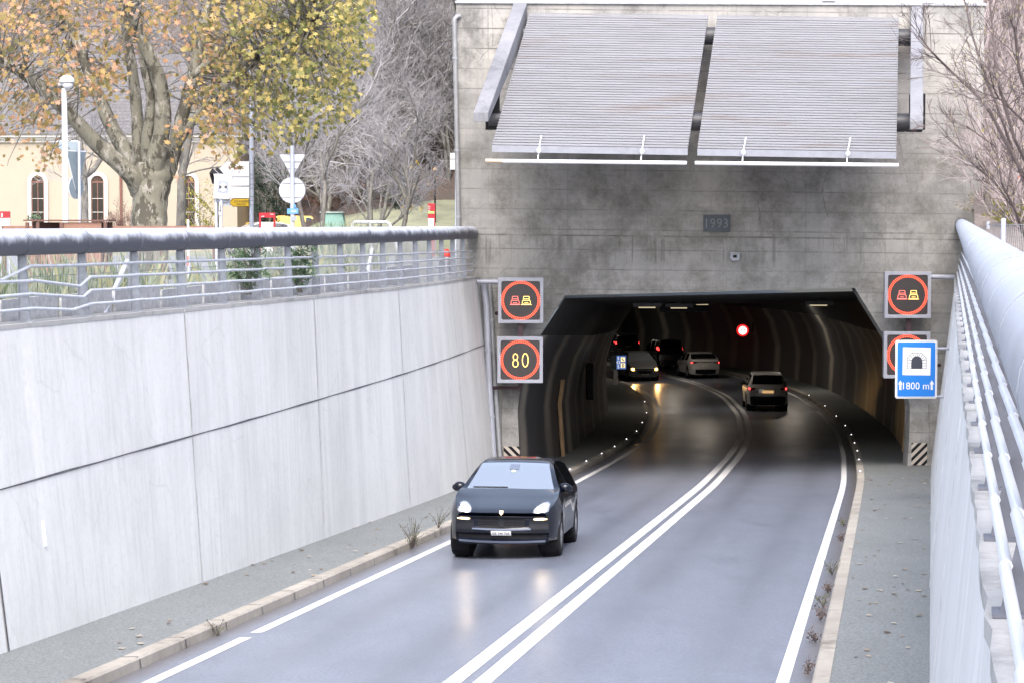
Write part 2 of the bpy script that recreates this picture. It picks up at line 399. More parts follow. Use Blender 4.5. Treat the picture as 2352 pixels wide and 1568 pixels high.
# kerbs and pavements
def xedge_l(Y): return xlf(Y) if Y <= YP else rp(-5.9, Y).x
def xedge_r(Y): return xrf(Y) if Y <= YP else rp(5.3, Y).x
def kerb(name, ua, ub):
    mb = MB(); rows = []
    s = 1 if ua > 0 else -1
    for Y in dense(-10, 180, 1.0):
        j = .012 * math.sin(Y * 1.7) ; rows.append([rp(ua, Y, -.1), rp(ua + s * .015, Y, .11), rp(ua + s * .04, Y, .135), rp(ub, Y, .137), rp(ub, Y, -.1)])
    mb.grid(rows); return tag(mb.build(name, M_kerb, smooth=40), kind='structure')
kerb('left_kerb', -3.98, -4.20); kerb('right_kerb', 3.72, 3.92)
def pavement(name, side):
    mb = MB(); rows = []
    for Y in YS:
        a = rp(-4.20 if side < 0 else 3.92, Y, .13); X2 = (xedge_l(Y) - .15) if side < 0 else (xedge_r(Y) + .15)
        rows.append([Vector((a.x + (X2 - a.x) * j / 3, Y, zr(a.x + (X2 - a.x) * j / 3, Y) + .13)) for j in range(4)])
    mb.grid(rows); return tag(mb.build(name, M_pave), kind='structure')
pavement('left_pavement', -1); pavement('right_pavement', 1)
# kerb stones: dark joints between stones every two metres
mb = MB()
for k in range(34):
    Y = 6 + 1.8 * k
    mb.add([rp(-3.974, Y, .0), rp(-3.974, Y + .03, .0), rp(-3.99, Y + .03, .112), rp(-3.99, Y, .112)], [[0, 1, 2, 3]])
    mb.add([rp(-4.01, Y, .139), rp(-4.01, Y + .03, .139), rp(-4.20, Y + .03, .141), rp(-4.20, Y, .141)], [[0, 1, 2, 3]])
tag(mb.build('kerb_joints', M_joint), kind='structure')

# ------------------------------------------------------------------ terrain
def sstep(a, b, x):
    t = min(1, max(0, (x - a) / (b - a))); return t * t * (3 - 2 * t)
def zleft(X, Y):
    yb = 109 + 38 * (1 - sstep(-17, -9, X))
    s = Y - yb; z = -1.42
    if s > 0:
        k = .10 + .07 * sstep(-12, -2, X); z += k * min(s, 17) + .06 * math.sin(X * .9) * min(1, s / 8)
    if s > 17: z += .72 * (s - 17)
    return z
def hillmat(name, stops, sc=1.2):
    m, nt, bs = newmat(name); p = posn(nt)
    a = noise(nt, p, sc * 6, 8, .8); b = noise(nt, p, sc * .3, 4, .6)
    c = ramp(nt, a, stops); c = mix(nt, c, (.07, .07, .06), mth(nt, 'MULTIPLY', ramp(nt, b, [(.45, 0.), (.65, 1.)]), .4))
    setc(nt, bs, c); bs.inputs['Roughness'].default_value = .9; bump(nt, bs, a, .6, .08); return m
M_litter = hillmat('leaf_litter', [(.3, (.03, .024, .023)), (.48, (.075, .055, .05)), (.6, (.13, .085, .065)), (.75, (.19, .145, .12))])
M_pink = hillmat('dry_undergrowth', [(.3, (.05, .042, .04)), (.45, (.13, .105, .098)), (.58, (.2, .165, .15)), (.72, (.30, .26, .23))])
M_grass = hillmat('thin_grass', [(.3, (.13, .15, .085)), (.5, (.24, .25, .165)), (.62, (.30, .285, .215)), (.75, (.36, .30, .24))], 2)
mb = MB(); xs = [-120, -90, -70, -55, -45, -38, -32, -28, -24, -20, -17, -14, -12, -10, -8, -6, -4, -2, -1.3]
rows = []
for Y in list(range(-10, 66, 4)):
    e = xlt(Y) - .40; rows.append([Vector((e + (x + 1.3), Y, -1.42)) for x in xs])
rows.append([Vector((min(xlt(66.1) - .4, -1.3) + (x + 1.3), 66.1, -1.42)) for x in xs])
for Y in [68, 75, 82, 90, 96, 102, 108]: rows.append([Vector((x, Y, -1.42)) for x in xs])
mb.grid(rows); tag(mb.build('plaza_ground', M_plaza), kind='structure')
xf = [-120 + 4 * i for i in range(23)] + [-29 + 1.5 * i for i in range(19)] + [-1.25]
mb = MB(); mb.grid([[Vector((x, Y, zleft(x, Y) + .004)) for x in xf] for Y in [107.9, 109, 111, 113, 115, 118, 121, 124, 126]])
tag(mb.build('grass_bank', M_grass), kind='structure')
mb = MB(); mb.grid([[Vector((x, Y, zleft(x, Y) - .02)) for x in xf] for Y in [125, 127, 130, 135, 140, 146, 152, 160, 170, 185, 200, 225]])
tag(mb.build('wooded_hillside', M_litter), kind='structure')
mb = MB(); mb.grid([[Vector((x, Y, 5.55 + max(0, Y - 70) * .05 + (max(0, Y - 110) * .5 if x < 4 else 0))) for x in (-1.3, 1, 4, 8, 12.8)] for Y in (66.95, 80, 100, 130, 160, 225)])
tag(mb.build('tunnel_roof_ground', M_grass), kind='structure')
def zright(X, Y):
    e = (xrt(Y) + .45) if Y < 66.2 else 12.9
    return -1.40 + max(0, Y - 50) * .17 + max(0, Y - 75) * .25 + max(0, X - e - 1.2) * .45 + .12 * math.sin(X * 2 + Y)
mb = MB(); rows = []
for Y in [-10, 0, 8, 16, 24, 32, 40, 46, 50, 54, 58, 62, 66.2, 70, 76, 84, 95, 110, 130, 160]:
    e = (xrt(Y) + .45) if Y < 66.1 else 12.9
    rows.append([Vector((e + d, Y, zright(e + d, Y))) for d in (0, .6, 1.2, 2, 3, 4.5, 7, 11, 18, 30, 50)])
mb.grid(rows); tag(mb.build('right_embankment', M_pink), kind='structure')

# ------------------------------------------------------------------ retaining walls
def wall(name, f0, f1, zt, back, label, lj):
    ys = dense(-10, 66.08, .6); s = -1 if back < 0 else 1
    w_ = thing(name, (f0(30), 30, zr(f0(30), 30)), label, 'retaining wall')
    mb = MB(); rows = []
    for Y in ys:
        zf = zr(f0(Y), Y) - .2; a = Vector((f0(Y) - s * .02, Y, zf)); b = Vector((f1(Y), Y, zt(Y)))
        c = Vector((f1(Y) + back, Y, zt(Y))); d = Vector((f1(Y) + back, Y, zf))
        rows.append([a] + [a.lerp(b, k / 6) for k in range(1, 6)] + [b - Vector((0, 0, .0)), c, d])
    mb.grid(rows, True)
    mb.add([r for r in rows[-1]], [list(range(len(rows[-1])))])
    mb.build('wall_face', M_wall, w_)
    def fp(Y, z, off=.004):
        zf = zr(f0(Y), Y); t = (z - zf) / (zt(Y) - zf); X = f0(Y) + (f1(Y) - f0(Y)) * t
        return Vector((X - s * off, Y, z))
    return w_, fp
WL, fpl = wall('retaining_wall', xlf, xlt, zlt, -.42, 'long pale concrete retaining wall left of the road with a dark level joint', 1)
WR, fpr = wall('retaining_wall', xrf, xrt, zrt, .42, 'pale leaning concrete wall right of the road below the thick white handrail', 1)
mb = MB(); rows = []
for Y in dense(-9, 66, 1.2):
    z = -3.15 - .0034 * (Y - 29) + .003 * math.sin(Y * 2.1); t = .012 + .004 * math.sin(Y * 3.7)
    rows.append([fpl(Y, z + t, .014), fpl(Y, z - t, .014)])
mb.grid(rows); mb.build('joint', M_joint, WL)
for Y in (20.4, 28.3, 36.3, 44.2, 52.2, 60.1):
    mb = MB(); zf = zr(xlf(Y), Y) + .12; zt_ = zlt(Y)
    rows = []
    for i in range(13):
        z = zf + (zt_ - zf) * i / 12; rows.append([fpl(Y, z, .013), fpl(Y + .045, z, .013)])
    mb.grid(rows); mb.build('joint', M_joint2 if Y != 28.3 else M_joint, WL)
mb = MB(); a = P(130, 1195, 29.9); b = P(136, 1253, 29.9)
pa, pb = fpl(29.9, a.z, .012), fpl(29.9, b.z, .012)
mb.tube([pa, pb], .022, 6); mb.build('marker_strip', M_white, WL)
for Y in (22, 34, 46, 58):
    mb = MB(); mb.grid([[fpr(Y, zr(xrf(Y), Y) + .1 + (zrt(Y) - zr(xrf(Y), Y) - .1) * i / 8, .005) + Vector((0, d, 0)) for d in (0, .06)] for i in range(9)])
    mb.build('joint', M_joint2, WR)
# rough coping on top of the right wall, thin ledge on the left one
mb = MB(); rows = []
for Y in dense(1, 66, .35):
    j = random.uniform(-.012, .012); x0 = xrt(Y) - .035 + j; x1 = xrt(Y) + .44; z = zrt(Y)
    rows.append([Vector((x0, Y, z - .06)), Vector((x0, Y, z + .02 + j * .5)), Vector((x1, Y, z + .02)), Vector((x1, Y, z - .06))])
mb.grid(rows, True); mb.build('coping', M_cope, WR)
mb = MB(); rows = []
for Y in dense(-9, 66, .7):
    j = random.uniform(-.006, .006); x0 = xlt(Y) + .012 + j; x1 = xlt(Y) - .42; z = zlt(Y)
    rows.append([Vector((x0, Y, z - .035)), Vector((x0, Y, z + .02)), Vector((x1, Y, z + .02)), Vector((x1, Y, z - .035))])
mb.grid(rows, True); mb.build('coping', M_cope, WL)

# ------------------------------------------------------------------ portal
OPEN_L = [(.25, -7.4), (.20, -6.2), (.155, -5.06), (.25, -4.3), (.42, -3.6), (.8, -2.95), (1.44, -1.95)]
OPEN_R = [(9.37, -1.75), (10.1, -2.92), (10.5, -3.6), (10.75, -4.4), (10.9, -5.0), (10.88, -5.9), (10.8, -7.4)]
portal = thing('tunnel_portal', (5.5, YP, zr(5.5, YP)), 'stained board-marked concrete tunnel front with the year plaque over its opening', 'tunnel portal')
fm = lambda a, b, d: Vector((a, d, b))
outer = [(-1.0, -7.4), (-1.0, -1.5), (-1.40, -1.46), (-1.52, 6.05), (12.85, 5.98), (12.75, -7.4)]
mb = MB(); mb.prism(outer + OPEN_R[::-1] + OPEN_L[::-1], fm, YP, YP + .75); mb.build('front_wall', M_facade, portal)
mb = MB(); mb.prism([(-1.5, -1.6), (-1.5, 5.6), (-1.1, 5.6), (-1.1, -1.6)], fm, YP + .76, YP + 62)
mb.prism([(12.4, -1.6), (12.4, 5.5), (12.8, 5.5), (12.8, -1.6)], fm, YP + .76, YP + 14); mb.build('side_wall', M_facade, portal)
OUT_L = [(-.25, -7.4), (-.28, -5.06), (-.2, -4.2), (.02, -3.4), (.35, -2.85), (.85, -1.95)]
OUT_R = [(10.05, -1.73), (10.72, -2.92), (11.1, -3.6), (11.38, -4.7), (11.44, -6), (11.4, -7.4)]
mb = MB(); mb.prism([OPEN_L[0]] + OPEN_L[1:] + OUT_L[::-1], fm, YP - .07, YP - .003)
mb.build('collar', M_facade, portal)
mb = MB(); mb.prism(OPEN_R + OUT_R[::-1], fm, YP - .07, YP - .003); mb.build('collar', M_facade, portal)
# year plaque 1993
M_plaq = mat('dark_plaque', (.06, .07, .085), .7, .1, .25, 6); M_plaqt = mat('plaque_digits', (.15, .16, .175), .7, .1, .2, 9)
pc = P(1646, 513, YP); mb = MB(); mb.box((pc.x, YP - .03, pc.z), (.73, .056, .46)); pq = mb.build('year_plaque', M_plaq, portal)
tm = text_mb('1993', .36, lambda a, b, d: Vector((pc.x + a, YP - .066, pc.z + b)), 0, 0, 1.1, width=.6); tm.build('lettering', M_plaqt, pq)
pc = P(1687, 590, YP); mb = MB(); mb.box((pc.x, YP - .06, pc.z + .02), (.26, .115, .18)); mb.box((pc.x, YP - .08, pc.z - .08), (.2, .15, .05)); mb.box((pc.x, YP - .11, pc.z + .10), (.3, .2, .03))
bx_ = mb.build('junction_box', M_steel, portal); mb = MB(); mb.box((pc.x, YP - .125, pc.z + .01), (.1, .01, .07)); mb.build('lens', M_black, bx_)
# seepage cracks running down the concrete
M_crack = mat('seepage_stain', (.16, .155, .15), .9, 0, .35, 6)
mb = MB()
for pts, wd in (([(1733, 385), (1738, 410), (1745, 440), (1741, 470), (1748, 525)], .05), ([(1905, 385), (1900, 400), (1892, 425), (1889, 445), (1897, 480), (1905, 505)], .05),
                ([(2063, 300), (2070, 340), (2075, 385), (2088, 430)], .03), ([(1960, 530), (1978, 560), (1986, 600), (1984, 615)], .015),
                ([(1800, 410), (1812, 430), (1820, 455)], .035), ([(1850, 560), (1862, 590), (1874, 640)], .012), ([(2140, 545), (2165, 590), (2180, 650)], .012),
                ([(1520, 590), (1514, 605), (1518, 630)], .014), ([(2010, 520), (2030, 560), (2042, 610), (2060, 655)], .012), ([(1925, 545), (1934, 562), (1940, 590)], .012)):
    cp = [P(x, y, YP - .004) for x, y in pts]; dn = []
    for a, b in zip(cp, cp[1:]):
        for i in range(5): dn.append(a.lerp(b, i / 5) + Vector((random.uniform(-.02, .02), 0, 0)))
    mb = MB(); rows = [[p + Vector((-wd * random.uniform(.15, .75), 0, 0)), p + Vector((wd * random.uniform(.15, .75), 0, 0))] for p in dn]
    mb.grid(rows); mb.build('seepage_stain', M_crack, portal)
# white coping along the top with a small grey box on it
mb = MB(); mb.prism([(-1.5, 6.06), (-1.5, 6.5), (12.83, 6.5), (12.83, 5.99)], fm, YP + .12, YP + .3)
mb.build('parapet_panel', M_white, portal)
mb = MB(); mb.prism([(-1.55, 5.99), (-1.55, 6.055), (12.9, 5.985), (12.9, 5.92)], fm, YP - .06, YP - .003); mb.build('drip_edge', M_steel, portal)
pc = P(1905, 3, YP - .1); mb = MB(); mb.box((pc.x, YP + .02, pc.z + .05), (.38, .12, .10)); mb.build('vent_box', M_lgrey, portal)

# beams that carry the louvres: they slope out along the road's direction
DX = -.165
def out(X, z, d): return Vector((X + DX * d, YP - d, z))
def beam(xa, xb, z0, z1, d1, drop0, drop1):
    mb = MB()
    mb.hexa([out(xa, z0 - drop0, .02), out(xb, z0 - drop0, .02), out(xb, z1 - drop1, d1), out(xa, z1 - drop1, d1)],
            [out(xa, z0, .02), out(xb, z0, .02), out(xb, z1, d1), out(xa, z1, d1)])
    return mb.build('bracket_beam', M_beam, portal, bevel=.02)
beam(.05, .42, 6.02, 2.76, 6.1, .75, .24); beam(10.85, 11.18, 5.92, 2.55, 6.1, .75, .22)
for zc, d in ((5.10, .56), (2.65, 4.26)):
    mb = MB(); mb.tube([out(.1, zc, d), out(11.15, zc - .08, d)], .235, 16); mb.build('support_tube', M_dark, portal, smooth=40)
for xa in (.04, 10.86):
    p = out(xa + .17, 2.85, 4.26); mb = MB(); mb.box(p, (.36, .34, .9)); mb.build('beam_shoe', M_black, portal)
# louvre canopies
def louvre_mat():
    m, nt, bs = newmat('louvre_metal'); p = posn(nt)
    a = noise(nt, p, 1, 4, .6, (.35, 3, 6)); b = noise(nt, p, .9, 5, .6, (.28, 1.6, 3), 4)
    c = mix(nt, (.21, .214, .238), (.145, .143, .152), ramp(nt, a, [(.4, 0.), (.7, .6)])); c = mix(nt, c, (.13, .085, .055), mth(nt, 'MULTIPLY', ramp(nt, b, [(.56, 0.), (.74, 1.)]), .65))
    setc(nt, bs, c); bs.inputs['Roughness'].default_value = .5; bs.inputs['Metallic'].default_value = .1; return m
M_louv = louvre_mat(); M_gapshade = mat('louvre_gap_shade', (.07, .07, .085), .7, 0, .2, 4); M_gut = mat('edge_profile', (.19, .20, .235), .45, .1, .1, 6)
def canopy(name, x0, x1, zt0, zt1, label, bx, tan):
    d0, d1 = .25, 6.15; n = 54
    o = thing(name, out((x0 + x1) / 2, 1.7, 6.1), label, 'louvre canopy', 'louvre canopies on the tunnel front')
    mb = MB(); ztop = (zt0, zt1); zb = (1.95, 1.87) if x0 < 4 else (1.86, 1.78)
    for i in range(n):
        t0 = i / n; tm_ = (i + .62) / n
        rows = []
        for t, dz in ((t0, .0), (tm_, .022), (tm_, -.012), (t0, -.03)):
            d = d0 + (d1 - d0) * t; row = []
            for X, k in ((x0, 0), (x1, 1)):
                z = ztop[k] + (zb[k] - ztop[k]) * t + dz; row.append(out(X, z, d))
            rows.append(row)
        v = [rows[0][0], rows[0][1], rows[1][1], rows[1][0], rows[3][0], rows[3][1], rows[2][1], rows[2][0]]
        mb.hexa(v[4:], v[:4])
    mb.build('slats', M_louv, o)
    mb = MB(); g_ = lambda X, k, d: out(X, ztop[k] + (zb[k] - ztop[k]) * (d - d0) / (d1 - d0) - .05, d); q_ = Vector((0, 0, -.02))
    cs = [g_(x0, 0, d0 + .02), g_(x1, 1, d0 + .02), g_(x1, 1, d1 - .02), g_(x0, 0, d1 - .02)]; mb.hexa([p + q_ for p in cs], cs); mb.build('gap_shade_sheet', M_gapshade, o)  # dark sheet added under the slats to stand for shade in the gaps
    for k in range(2):                                   # carrier rails under the slats
        mb = MB(); f = .05 + .90 * k; X = x0 + (x1 - x0) * f; a, b = out(X, ztop[0] + (ztop[1] - ztop[0]) * f - .09, d0), out(X, zb[0] + (zb[1] - zb[0]) * f + .12, d1 - .35)
        mb.hexa([a + Vector((-.05, 0, -.1)), a + Vector((.05, 0, -.1)), b + Vector((.05, 0, -.1)), b + Vector((-.05, 0, -.1))], [a + Vector((-.05, 0, 0)), a + Vector((.05, 0, 0)), b + Vector((.05, 0, 0)), b + Vector((-.05, 0, 0))]); mb.build('carrier_rail', M_dark, o)
    mb = MB(); e0, e1 = out(x0, zb[0], d1), out(x1, zb[1], d1)
    mb.hexa([e0 + Vector((0, 0, -.17)), e1 + Vector((0, 0, -.17)), e1 + Vector((0, .05, -.17)), e0 + Vector((0, .05, -.17))], [e0, e1, e1 + Vector((0, .05, 0)), e0 + Vector((0, .05, 0))])
    mb.build('edge_strip', M_gut, o)
    # white bar hung below the lower edge
    a, b = P(bx[0], bx[1], 59.7), P(bx[2], bx[3], 59.7)
    bar = MB(); bar.tube([a, b], .05, 10); bo = bar.build('hanging_bar', M_white, o, smooth=40)
    if tan:
        mb = MB(); mb.tube([a, a.lerp(b, .085)], .0515, 10); mb.build('bare_end', mat('tan_primer', (.42, .34, .26), .7), bo, smooth=40)
    for xx in bx[4]:
        t = (xx - bx[0]) / (bx[2] - bx[0]); q = a.lerp(b, t); up = P(xx + 8, bx[1] - 58, 60.15)
        mb = MB(); mb.tube([q, q + Vector((.02, .1, .22)), up], .017, 6); br_ = mb.build('hanger', M_white, o)
        mb = MB(); mb.ell(q + Vector((.03, .03, .27)), (.06, .05, .075)); mb.build('clamp', M_white, br_, smooth=True)
    return o
canopy('louvre_canopy', .52, 5.36, 5.72, 5.65, 'left grey slatted canopy with a bare tan end on its white bar', (1115, 370, 1577, 375, (1235, 1472)), True)
canopy('louvre_canopy', 5.60, 10.52, 5.65, 5.58, 'right grey slatted canopy with rust-brown streaks across its slats', (1596, 375, 2063, 380, (1705, 1945)), False)
# drain pipes at the outer corners
M_pipe = mat('grey_drain_pipe', (.22, .225, .24), .5, .1, .15, 5)
def pipe(label, pts, r, m, extra=()):
    o = thing('drain_pipe', pts[-1], label, 'pipe'); mb = MB(); mb.tube(pts, r, 10); mb.build('pipe', m, o, smooth=40)
    for z in extra:
        mb = MB()
        for a, b in zip(pts, pts[1:]):
            if min(a.z, b.z) <= z <= max(a.z, b.z):
                c = a.lerp(b, (z - a.z) / (b.z - a.z)); mb.lathe([(-.03, r * 1.02), (-.03, r * 1.22), (.03, r * 1.22), (.03, r * 1.02)], c, 'Z', 12); mb.build('clamp', M_steel, o)
    return o
dp = [P(1056, 38, YP - .02), P(1049, 39, YP - .1), P(1044.5, 44, YP - .12), P(1044, 60, YP - .12), P(1050, 350, YP - .12), P(1053, 520, YP - .12), P(1055, 636, YP - .12)]
pipe('grey drain pipe with a bent top down the left edge of the tunnel front', dp, .065, M_pipe, (4.5, 2.0, .2))
pipe('thin white conduit beside the drain pipe on the tunnel front edge', [P(1053, 352, YP - .05), P(1058.5, 636, YP - .05)], .022, M_white)
pipe('wide grey downpipe at the far end of the left wall', [P(1109, 642, 65.6), P(1117, 700, 65.6), P(1124, 890, 65.5), P(1136, 1085, 65.4)], .09, M_lgrey, (-3.4, -5.2))
pipe('second grey downpipe beside the left wall end, nearer the opening', [P(1124, 650, 65.9), P(1133, 820, 65.8), P(1150, 1082, 65.6)], .065, M_pipe, (-2.6, -4.4))

# ------------------------------------------------------------------ tunnel
tun = thing('road_tunnel', rp(0, YP + 1), 'dark curving road tunnel behind the concrete front', 'tunnel')
PROF = [(-5.22, -.3), (-5.30, .7), (-5.37, 1.75), (-5.27, 2.5), (-5.08, 3.2), (-4.72, 3.85), (-4.06, 4.86), (3.90, 4.93), (4.62, 3.85), (5.02, 3.2), (5.25, 2.4), (5.40, 1.8), (5.36, .9), (5.28, -.3)]
TY = [YP + .2] + dense(67.5, 195, 1.5)
def niche(Y): return .55 * sstep(76, 90, Y) * (1 - sstep(128, 145, Y))
def lining(name, idx, m, uv=True):
    mb = MB(); rows = []; uvs = []; s = 0; prev = None
    for Y in TY:
        c = rp(0, Y); s += (c - prev).length if prev is not None else 0; prev = c
        off = (5.52 - cxr(YP)) * max(0, 1 - (Y - YP) / 12)
        rows.append([rp(PROF[i][0] + off - (niche(Y) if i < 7 else 0), Y, PROF[i][1]) for i in idx]); uvs += [(s, PROF[i][1] * .1) for i in idx]
    mb.grid(rows); mb.uv = uvs; return mb.build(name, m, tun, smooth=35)
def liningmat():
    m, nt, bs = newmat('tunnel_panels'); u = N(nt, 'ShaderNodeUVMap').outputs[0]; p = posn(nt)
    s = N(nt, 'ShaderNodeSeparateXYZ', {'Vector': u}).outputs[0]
    fr = mth(nt, 'FRACT', mth(nt, 'DIVIDE', s, 5.2)); k = ramp(nt, fr, [(.0, 0.), (.12, 1.), (.22, 1.), (.36, 0.)])  # pale bands: reflections on the wall panels painted into the colour
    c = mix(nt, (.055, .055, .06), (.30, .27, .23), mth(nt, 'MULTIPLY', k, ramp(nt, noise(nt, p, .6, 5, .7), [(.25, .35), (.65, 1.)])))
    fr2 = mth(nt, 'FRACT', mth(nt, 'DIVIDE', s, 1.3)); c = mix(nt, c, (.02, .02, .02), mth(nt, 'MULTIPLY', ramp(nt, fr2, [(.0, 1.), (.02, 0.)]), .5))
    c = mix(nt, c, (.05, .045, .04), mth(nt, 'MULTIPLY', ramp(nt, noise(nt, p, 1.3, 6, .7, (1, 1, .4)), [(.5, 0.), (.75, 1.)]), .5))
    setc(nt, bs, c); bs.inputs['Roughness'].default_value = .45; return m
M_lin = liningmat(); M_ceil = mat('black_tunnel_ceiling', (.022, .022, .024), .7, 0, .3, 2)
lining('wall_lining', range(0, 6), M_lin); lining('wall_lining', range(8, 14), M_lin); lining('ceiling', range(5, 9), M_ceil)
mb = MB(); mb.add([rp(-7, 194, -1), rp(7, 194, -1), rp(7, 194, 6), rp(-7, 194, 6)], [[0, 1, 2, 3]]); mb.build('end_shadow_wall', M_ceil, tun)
# cable rail and joint frame on the walls
M_ring = mat('orange_brown_ring', (.30, .19, .10), .8, 0, .2, 5)  # joint frame coloured orange-brown throughout
for s_ in (-1, 1):
    mb = MB(); mb.tube([rp(s_ * (abs(PROF[i if s_ < 0 else 13 - i][0]) - .06), 74.5, PROF[i if s_ < 0 else 13 - i][1]) for i in range(0, 4)], .07, 6); mb.build('ring_joint', M_ring, tun)
M_rec = mat('recess_black', (.008, .008, .009), .8)
for u_, Y, z_ in ((-5.45, 86, 2.2), (5.2, 76.5, 2.6)):
    mb = MB(); q = rp(u_, Y, z_); mb.box(q, (.25, .8, 1.25)); bxo = mb.build('wall_cabinet', M_black, tun, bevel=.02)
# lamps: long ceiling fittings, lit tubes facing down; deep ones added as fill light
M_lamp = emit('ceiling_lamp_tube', (1, .84, .55), .15)
LAMP_W = 25.0
def fitting(u_, Y, label, lit=True, n=2, zc=4.72, wd=.26):
    c = rp(u_, Y, zc); o = thing('ceiling_light', c, label, 'ceiling light', 'lights on the tunnel ceiling')
    mb = MB(); mb.box(c + Vector((0, 0, .06)), (.9, .4, .12)); mb.box(c + Vector((0, 0, .14)), (.1, .2, .1)); mb.build('housing', M_dark, o)
    ld = bpy.data.lights.new('lamp', 'AREA'); ld.shape = 'RECTANGLE'; ld.size = .7; ld.size_y = .25; ld.energy = LAMP_W * ((.10 if u_ > 0 else .13) if Y < 80 else 1.0); ld.color = (1, .88, .74); lo = bpy.data.objects.new('lamp', ld); col.objects.link(lo); lo.parent = o; lo.location = (0, 0, -.08)
    for k in range(n):
        mb = MB(); mb.tube([c + Vector((-.26, -.12 + k * .2, -.02)), c + Vector((.26, -.12 + k * .2, -.02))], (.02), 8); mb.build('tube', M_lamp, o)
for i, (u_, Y, lb) in enumerate(((-2.75, 76, 'lit strip light under the tunnel ceiling, leftmost near the opening'), (-1.9, 78.5, 'lit strip light under the tunnel ceiling just right of the leftmost one'),
                                 (2.6, 77, 'lit strip light under the right part of the tunnel ceiling'), (-1.6, 108, 'added strip light deep in the tunnel above the oncoming dark silver car'),
                                 (-1.0, 132, 'added strip light far inside the tunnel above the dark van'), (3.3, 119, 'added strip light deep in the tunnel above the outer wall'),
                                 (-1.0, 158, 'farthest added strip light at the end of the tunnel bend'))):
    fitting(u_, Y, lb)
q = rp(-2.2, 80, 4.6); mb = MB(); mb.box(q + Vector((.4, 0, .08)), (1.6, .5, .18)); o = mb.build('jet_fan', M_black); 
tag(o, 'dark ventilation housing hung under the tunnel ceiling left of centre', 'fan housing')
# ------------------------------------------------------------------ railings
M_postd = mat('dull_post_steel', (.115, .122, .15), .55, .1, .2, 9); M_seam = mat('seam_grey', (.22, .24, .29), .6)
def railing(label, xtube, ztube, xedge, zbase, posts, side, rtube, mt, mrail, dents, y0, y1, seam, rr=.0215, jog=0, back=-.045, rk=(.137, .06), pf=(.10, .045)):
    """side: +1 when the road lies towards +X of the railing"""
    o = thing('railing', (xtube(30), 30, zbase(30)), label, 'railing')
    mb = MB(); ys = dense(y0, y1, 1.2); mb.tube([Vector((xtube(Y), Y, ztube(Y))) for Y in ys], rtube, 24)
    h = mb.build('handrail', mt, o, smooth=50)
    for Y in seam:
        for dy in (0,):
            mb = MB(); a, b = Vector((xtube(Y - .03), Y - .03, ztube(Y))), Vector((xtube(Y + .03), Y + .03, ztube(Y))); mb.tube([a, b], rtube + (.006 if not jog else .0025), 24); mb.build('seam', mt if not jog else M_seam, h, smooth=50)
    HS = (.705, .53, .354, .173)
    for Y in posts:
        m = slope(xtube, Y); t = Vector((m, 1, 0)).normalized(); n = Vector((t.y, -t.x, 0)) * side
        zb = zbase(Y); zt = ztube(Y) - rtube * .6; c = Vector((xtube(Y), Y, 0))
        mb = MB(); hw = .011
        bk, f0, f1 = back, pf[0], pf[1]
        q = lambda a, z, s: c + n * a + t * s + Vector((0, 0, z))
        mb.hexa([q(bk, zb, -hw), q(f0, zb, -hw), q(f0, zb, hw), q(bk, zb, hw)], [q(bk, zt, -hw), q(f1, zt, -hw), q(f1, zt, hw), q(bk, zt, hw)])
        mb.hexa([q(bk - .012, zb, -.03), q(bk, zb, -.03), q(bk, zb, .03), q(bk - .012, zb, .03)], [q(bk - .012, zt, -.03), q(bk, zt, -.03), q(bk, zt, .03), q(bk - .012, zt, .03)])
        p = mb.build('post', M_steel if not jog else M_postd, o)
        mb = MB(); mb.hexa([q(-.12, zb - .0, -.09), q(.15, zb, -.09), q(.15, zb, .09), q(-.12, zb, .09)], [q(-.12, zb + .014, -.09), q(.15, zb + .014, -.09), q(.15, zb + .014, .09), q(-.12, zb + .014, .09)])
        mb.build('base_plate', M_steel if not jog else M_postd, p)
    for k, hgt in enumerate(HS):
        mb = MB(); ys = [posts[0] - 2.1] + list(posts) + [posts[-1] + 1.2]
        for i, (a, b) in enumerate(zip(ys, ys[1:])):
            pts = []
            fr = [0, .5, 1]
            dz = {0: random.uniform(-.004, .004), .5: -.006, 1: random.uniform(-.012, .004)}
            if jog: dz = {0: 0, .5: 0, 1: 0}
            dn = dents.get((k, i)) if dents else None
            if dn: fr = [0, dn[0], 1]; dz[dn[0]] = dn[1]; dz[0] = 0; dz[1] = dn[2] if len(dn) > 2 else 0
            for f in fr:
                Y = a + (b - a) * f
                if Y > y1: Y = y1
                off = rk[0] - rk[1] * hgt; m = slope(xtube, Y)
                pts.append(Vector((xtube(Y) + side * (off + jog * (2 * f - 1)), Y, zbase(Y) + hgt + dz[f])))
            mb.tube(pts, rr, 8)
        mb.build('rail', mrail, o, smooth=50)
    return o
def xtl(Y): return xlt(Y) - .17
def ztl(Y): return -.228
NL = 18; s_l = (66.1 - 30.45) / 17.05
postsL = [30.45 + s_l * (i - 1) for i in range(-8, 18)]
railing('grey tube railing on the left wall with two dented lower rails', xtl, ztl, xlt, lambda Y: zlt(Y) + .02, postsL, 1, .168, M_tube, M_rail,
        {(0, 9): (.55, -.16, .0), (1, 10): (.82, -.115), (2, 10): (.86, -.085), (3, 10): (.66, -.06), (0, 8): (.8, -.03, -.02)}, 10, 66.0, [11.34 + 2.11 * k for k in range(26)])
def xtr(Y): return .31 + .181 * Y
def ztr(Y): return -.365 + .0052 * Y
postsR = [2.2 + 2.05 * i for i in range(31)]
railing('white tube railing on the right wall running close past the viewer', xtr, ztr, xrt, lambda Y: zrt(Y) + .02, postsR, -1, .168, M_tubep, M_railw, None, 1.0, 65.6, [3 + 1.9 * k for k in range(33)], .022, .004, -.2, (.145, .22), (.125, -.085))
